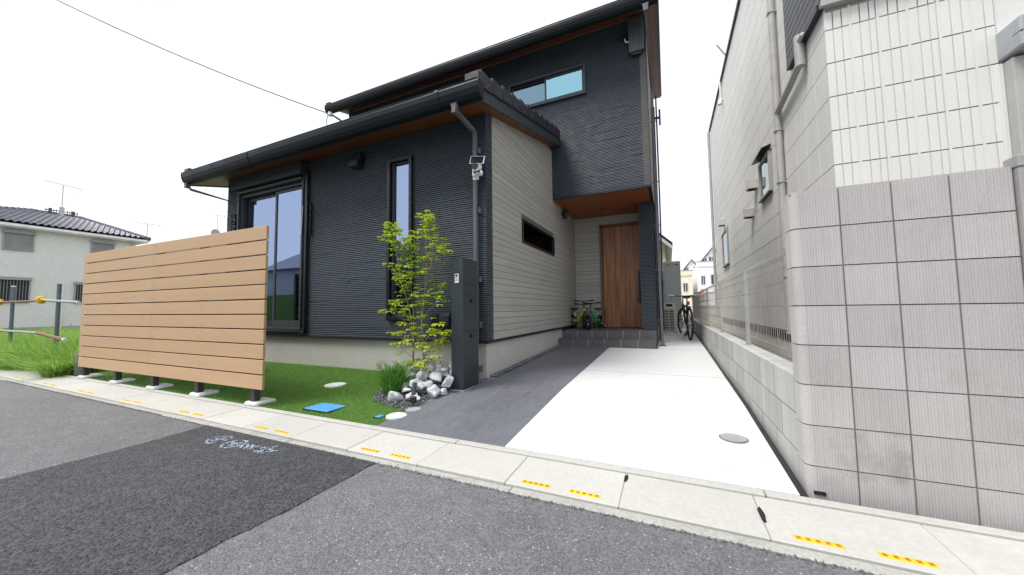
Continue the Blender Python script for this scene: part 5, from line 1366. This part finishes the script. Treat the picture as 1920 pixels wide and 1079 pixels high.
def shutter_window(y0, y1, z0, z1, closed=True):
    w_ = B('window', 'shutbox', lh, (LX+.0, LX+.14, y0-.04, y1+.04, z1-.14, z1), (LX, LX+.08, y0-.02, y0+.03, z0, z1-.14), (LX, LX+.08, y1-.03, y1+.02, z0, z1-.14), (LX, LX+.09, y0-.02, y1+.02, z0-.04, z0), c=.006)
    if closed:
        mb = MB(); z = z0
        while z < z1-.15: mb.box(LX, LX+.05, y0+.03, y1-.03, z, z+.04); z += .045
        mb.build('shutter', 'shut', w_)
    else:
        B('pane', 'glass_far', w_, (LX+.0, LX+.03, y0+.03, y1-.03, z0, z1-.14)); mb = MB(); y = y0+.08
        while y < y1-.04: mb.box(LX+.08, LX+.09, y, y+.015, z0, z1-.15); y += .085
        mb.build('lattice', 'shut', w_)
shutter_window(4.80, 5.62, 3.0, 3.86); shutter_window(7.42, 8.2, 3.0, 3.84); shutter_window(4.3, 5.6, .62, 1.74, False); shutter_window(6.95, 7.9, .6, 1.64, False)
B('vent_cover', 'white', lh, (LX, LX+.12, 6.5, 6.58, -1, 1.55))
def antenna(name, label, base, top, L, n_, dirv, grp='rooftop television antennas', r=.02):
    e = thing(name, label, 'antenna', base, grp); MB().tube([base, (base[0], base[1], top)], r, 6).build('mast', 'chrome', e)
    d_ = Vector(dirv).normalized(); c = Vector((base[0], base[1], top)); s_ = Vector((-d_.y, d_.x, 0)); mb = MB().tube([c-d_*L*.5, c+d_*L*.5], r*.7, 5)
    mb.build('boom', 'chrome', e); mb = MB()
    for i in range(n_):
        q = c-d_*L*.5+d_*L*i/(n_-1); w_ = .09 if i < n_-2 else .2; mb.tube([q-s_*w_, q+s_*w_], r*.35, 4)
    mb.tube([c+d_*L*.42+Vector((0, 0, .26)), c+d_*L*.52, c+d_*L*.42-Vector((0, 0, .26))], r*.5, 4); mb.build('elements', 'chrome', e); return e
a = antenna('roof_antenna', 'television antenna on the ridge of the off white left house', (-31.5, 7.45, 5.6), 7.45, 1.35, 12, (.25, 1, -.12), r=.022)
B('base_box', 'chrome', a, (-31.56, -31.44, 7.36, 7.54, 5.65, 6.15))
for s_ in (-1, 1):
    mb = MB()
    for k_ in range(5): mb.box(-31.5, -31.46, 7.45+s_*(.2+k_*.09), 7.45+s_*(.2+k_*.09)+.02, 5.75, 5.98)
    mb.tube([(-31.48, 7.45, 5.90), (-31.48, 7.45+s_*.62, 5.88)], .025, 5); mb.box(-31.5, -31.45, 7.45+s_*.35, 7.45+s_*.35+s_*.12 if s_ > 0 else 7.45+s_*.35, 5.74, 6.0) if s_ > 0 else mb.box(-31.5, -31.45, 7.45-.47, 7.45-.35, 5.74, 6.0); mb.build('side_antenna', 'joint', a)
def hz_at(px, py, x): return at(px, py, 'x', x)
p = hz_at(275, 450, -48); t = hz_at(275, 420, -48)
antenna('roof_antenna', 'faint distant antenna above the left end of the slatted screen', (p.x, p.y, -1), t.z, 1.8, 8, (.3, 1, 0), r=.035)
p = hz_at(407, 440, -46); t = hz_at(407, 404, -46)
a = antenna('roof_antenna', 'faint distant antenna with round dish beside the dark house', (p.x, p.y, -1), t.z, 1.2, 6, (.3, 1, 0), r=.03)
MB().disc((p.x+.3, p.y-.32, t.z-2.1), .42, .1, 20, 'x').build('dish', 'lidgrey', a)
# house across the street (seen only as a reflection in the windows)
B('hedge_top', 'turf_base', None, (-46, -24, -14.6, -13.8, -1, 1.6)); tag(bpy.data.objects['hedge_top'], 'dark clipped hedge across the street mirrored in the large window', 'hedge')
oh = thing('opposite_house', 'grey roofed house across the street mirrored in the windows', 'house', (-31, -18, -1))
B('wall', 'lidgrey', oh, (-38, -25, -24, -15, -1, 4.2)); MB().prism([(-14.3, 4.2), (-24.7, 4.2), (-19.5, 7.0)], 'x', -38.5, -24.5).build('roof', 'lh_roof', oh)
oh = thing('opposite_garage', 'low green walled garage across the street mirrored in the slit window', 'garage', (-17, -16, -1))
B('wall', 'turf_base', oh, (-23, -12, -20, -15, -1, 2.6)); B('roof', 'lh_roof', oh, (-23.4, -11.6, -20.4, -14.6, 2.6, 2.85))
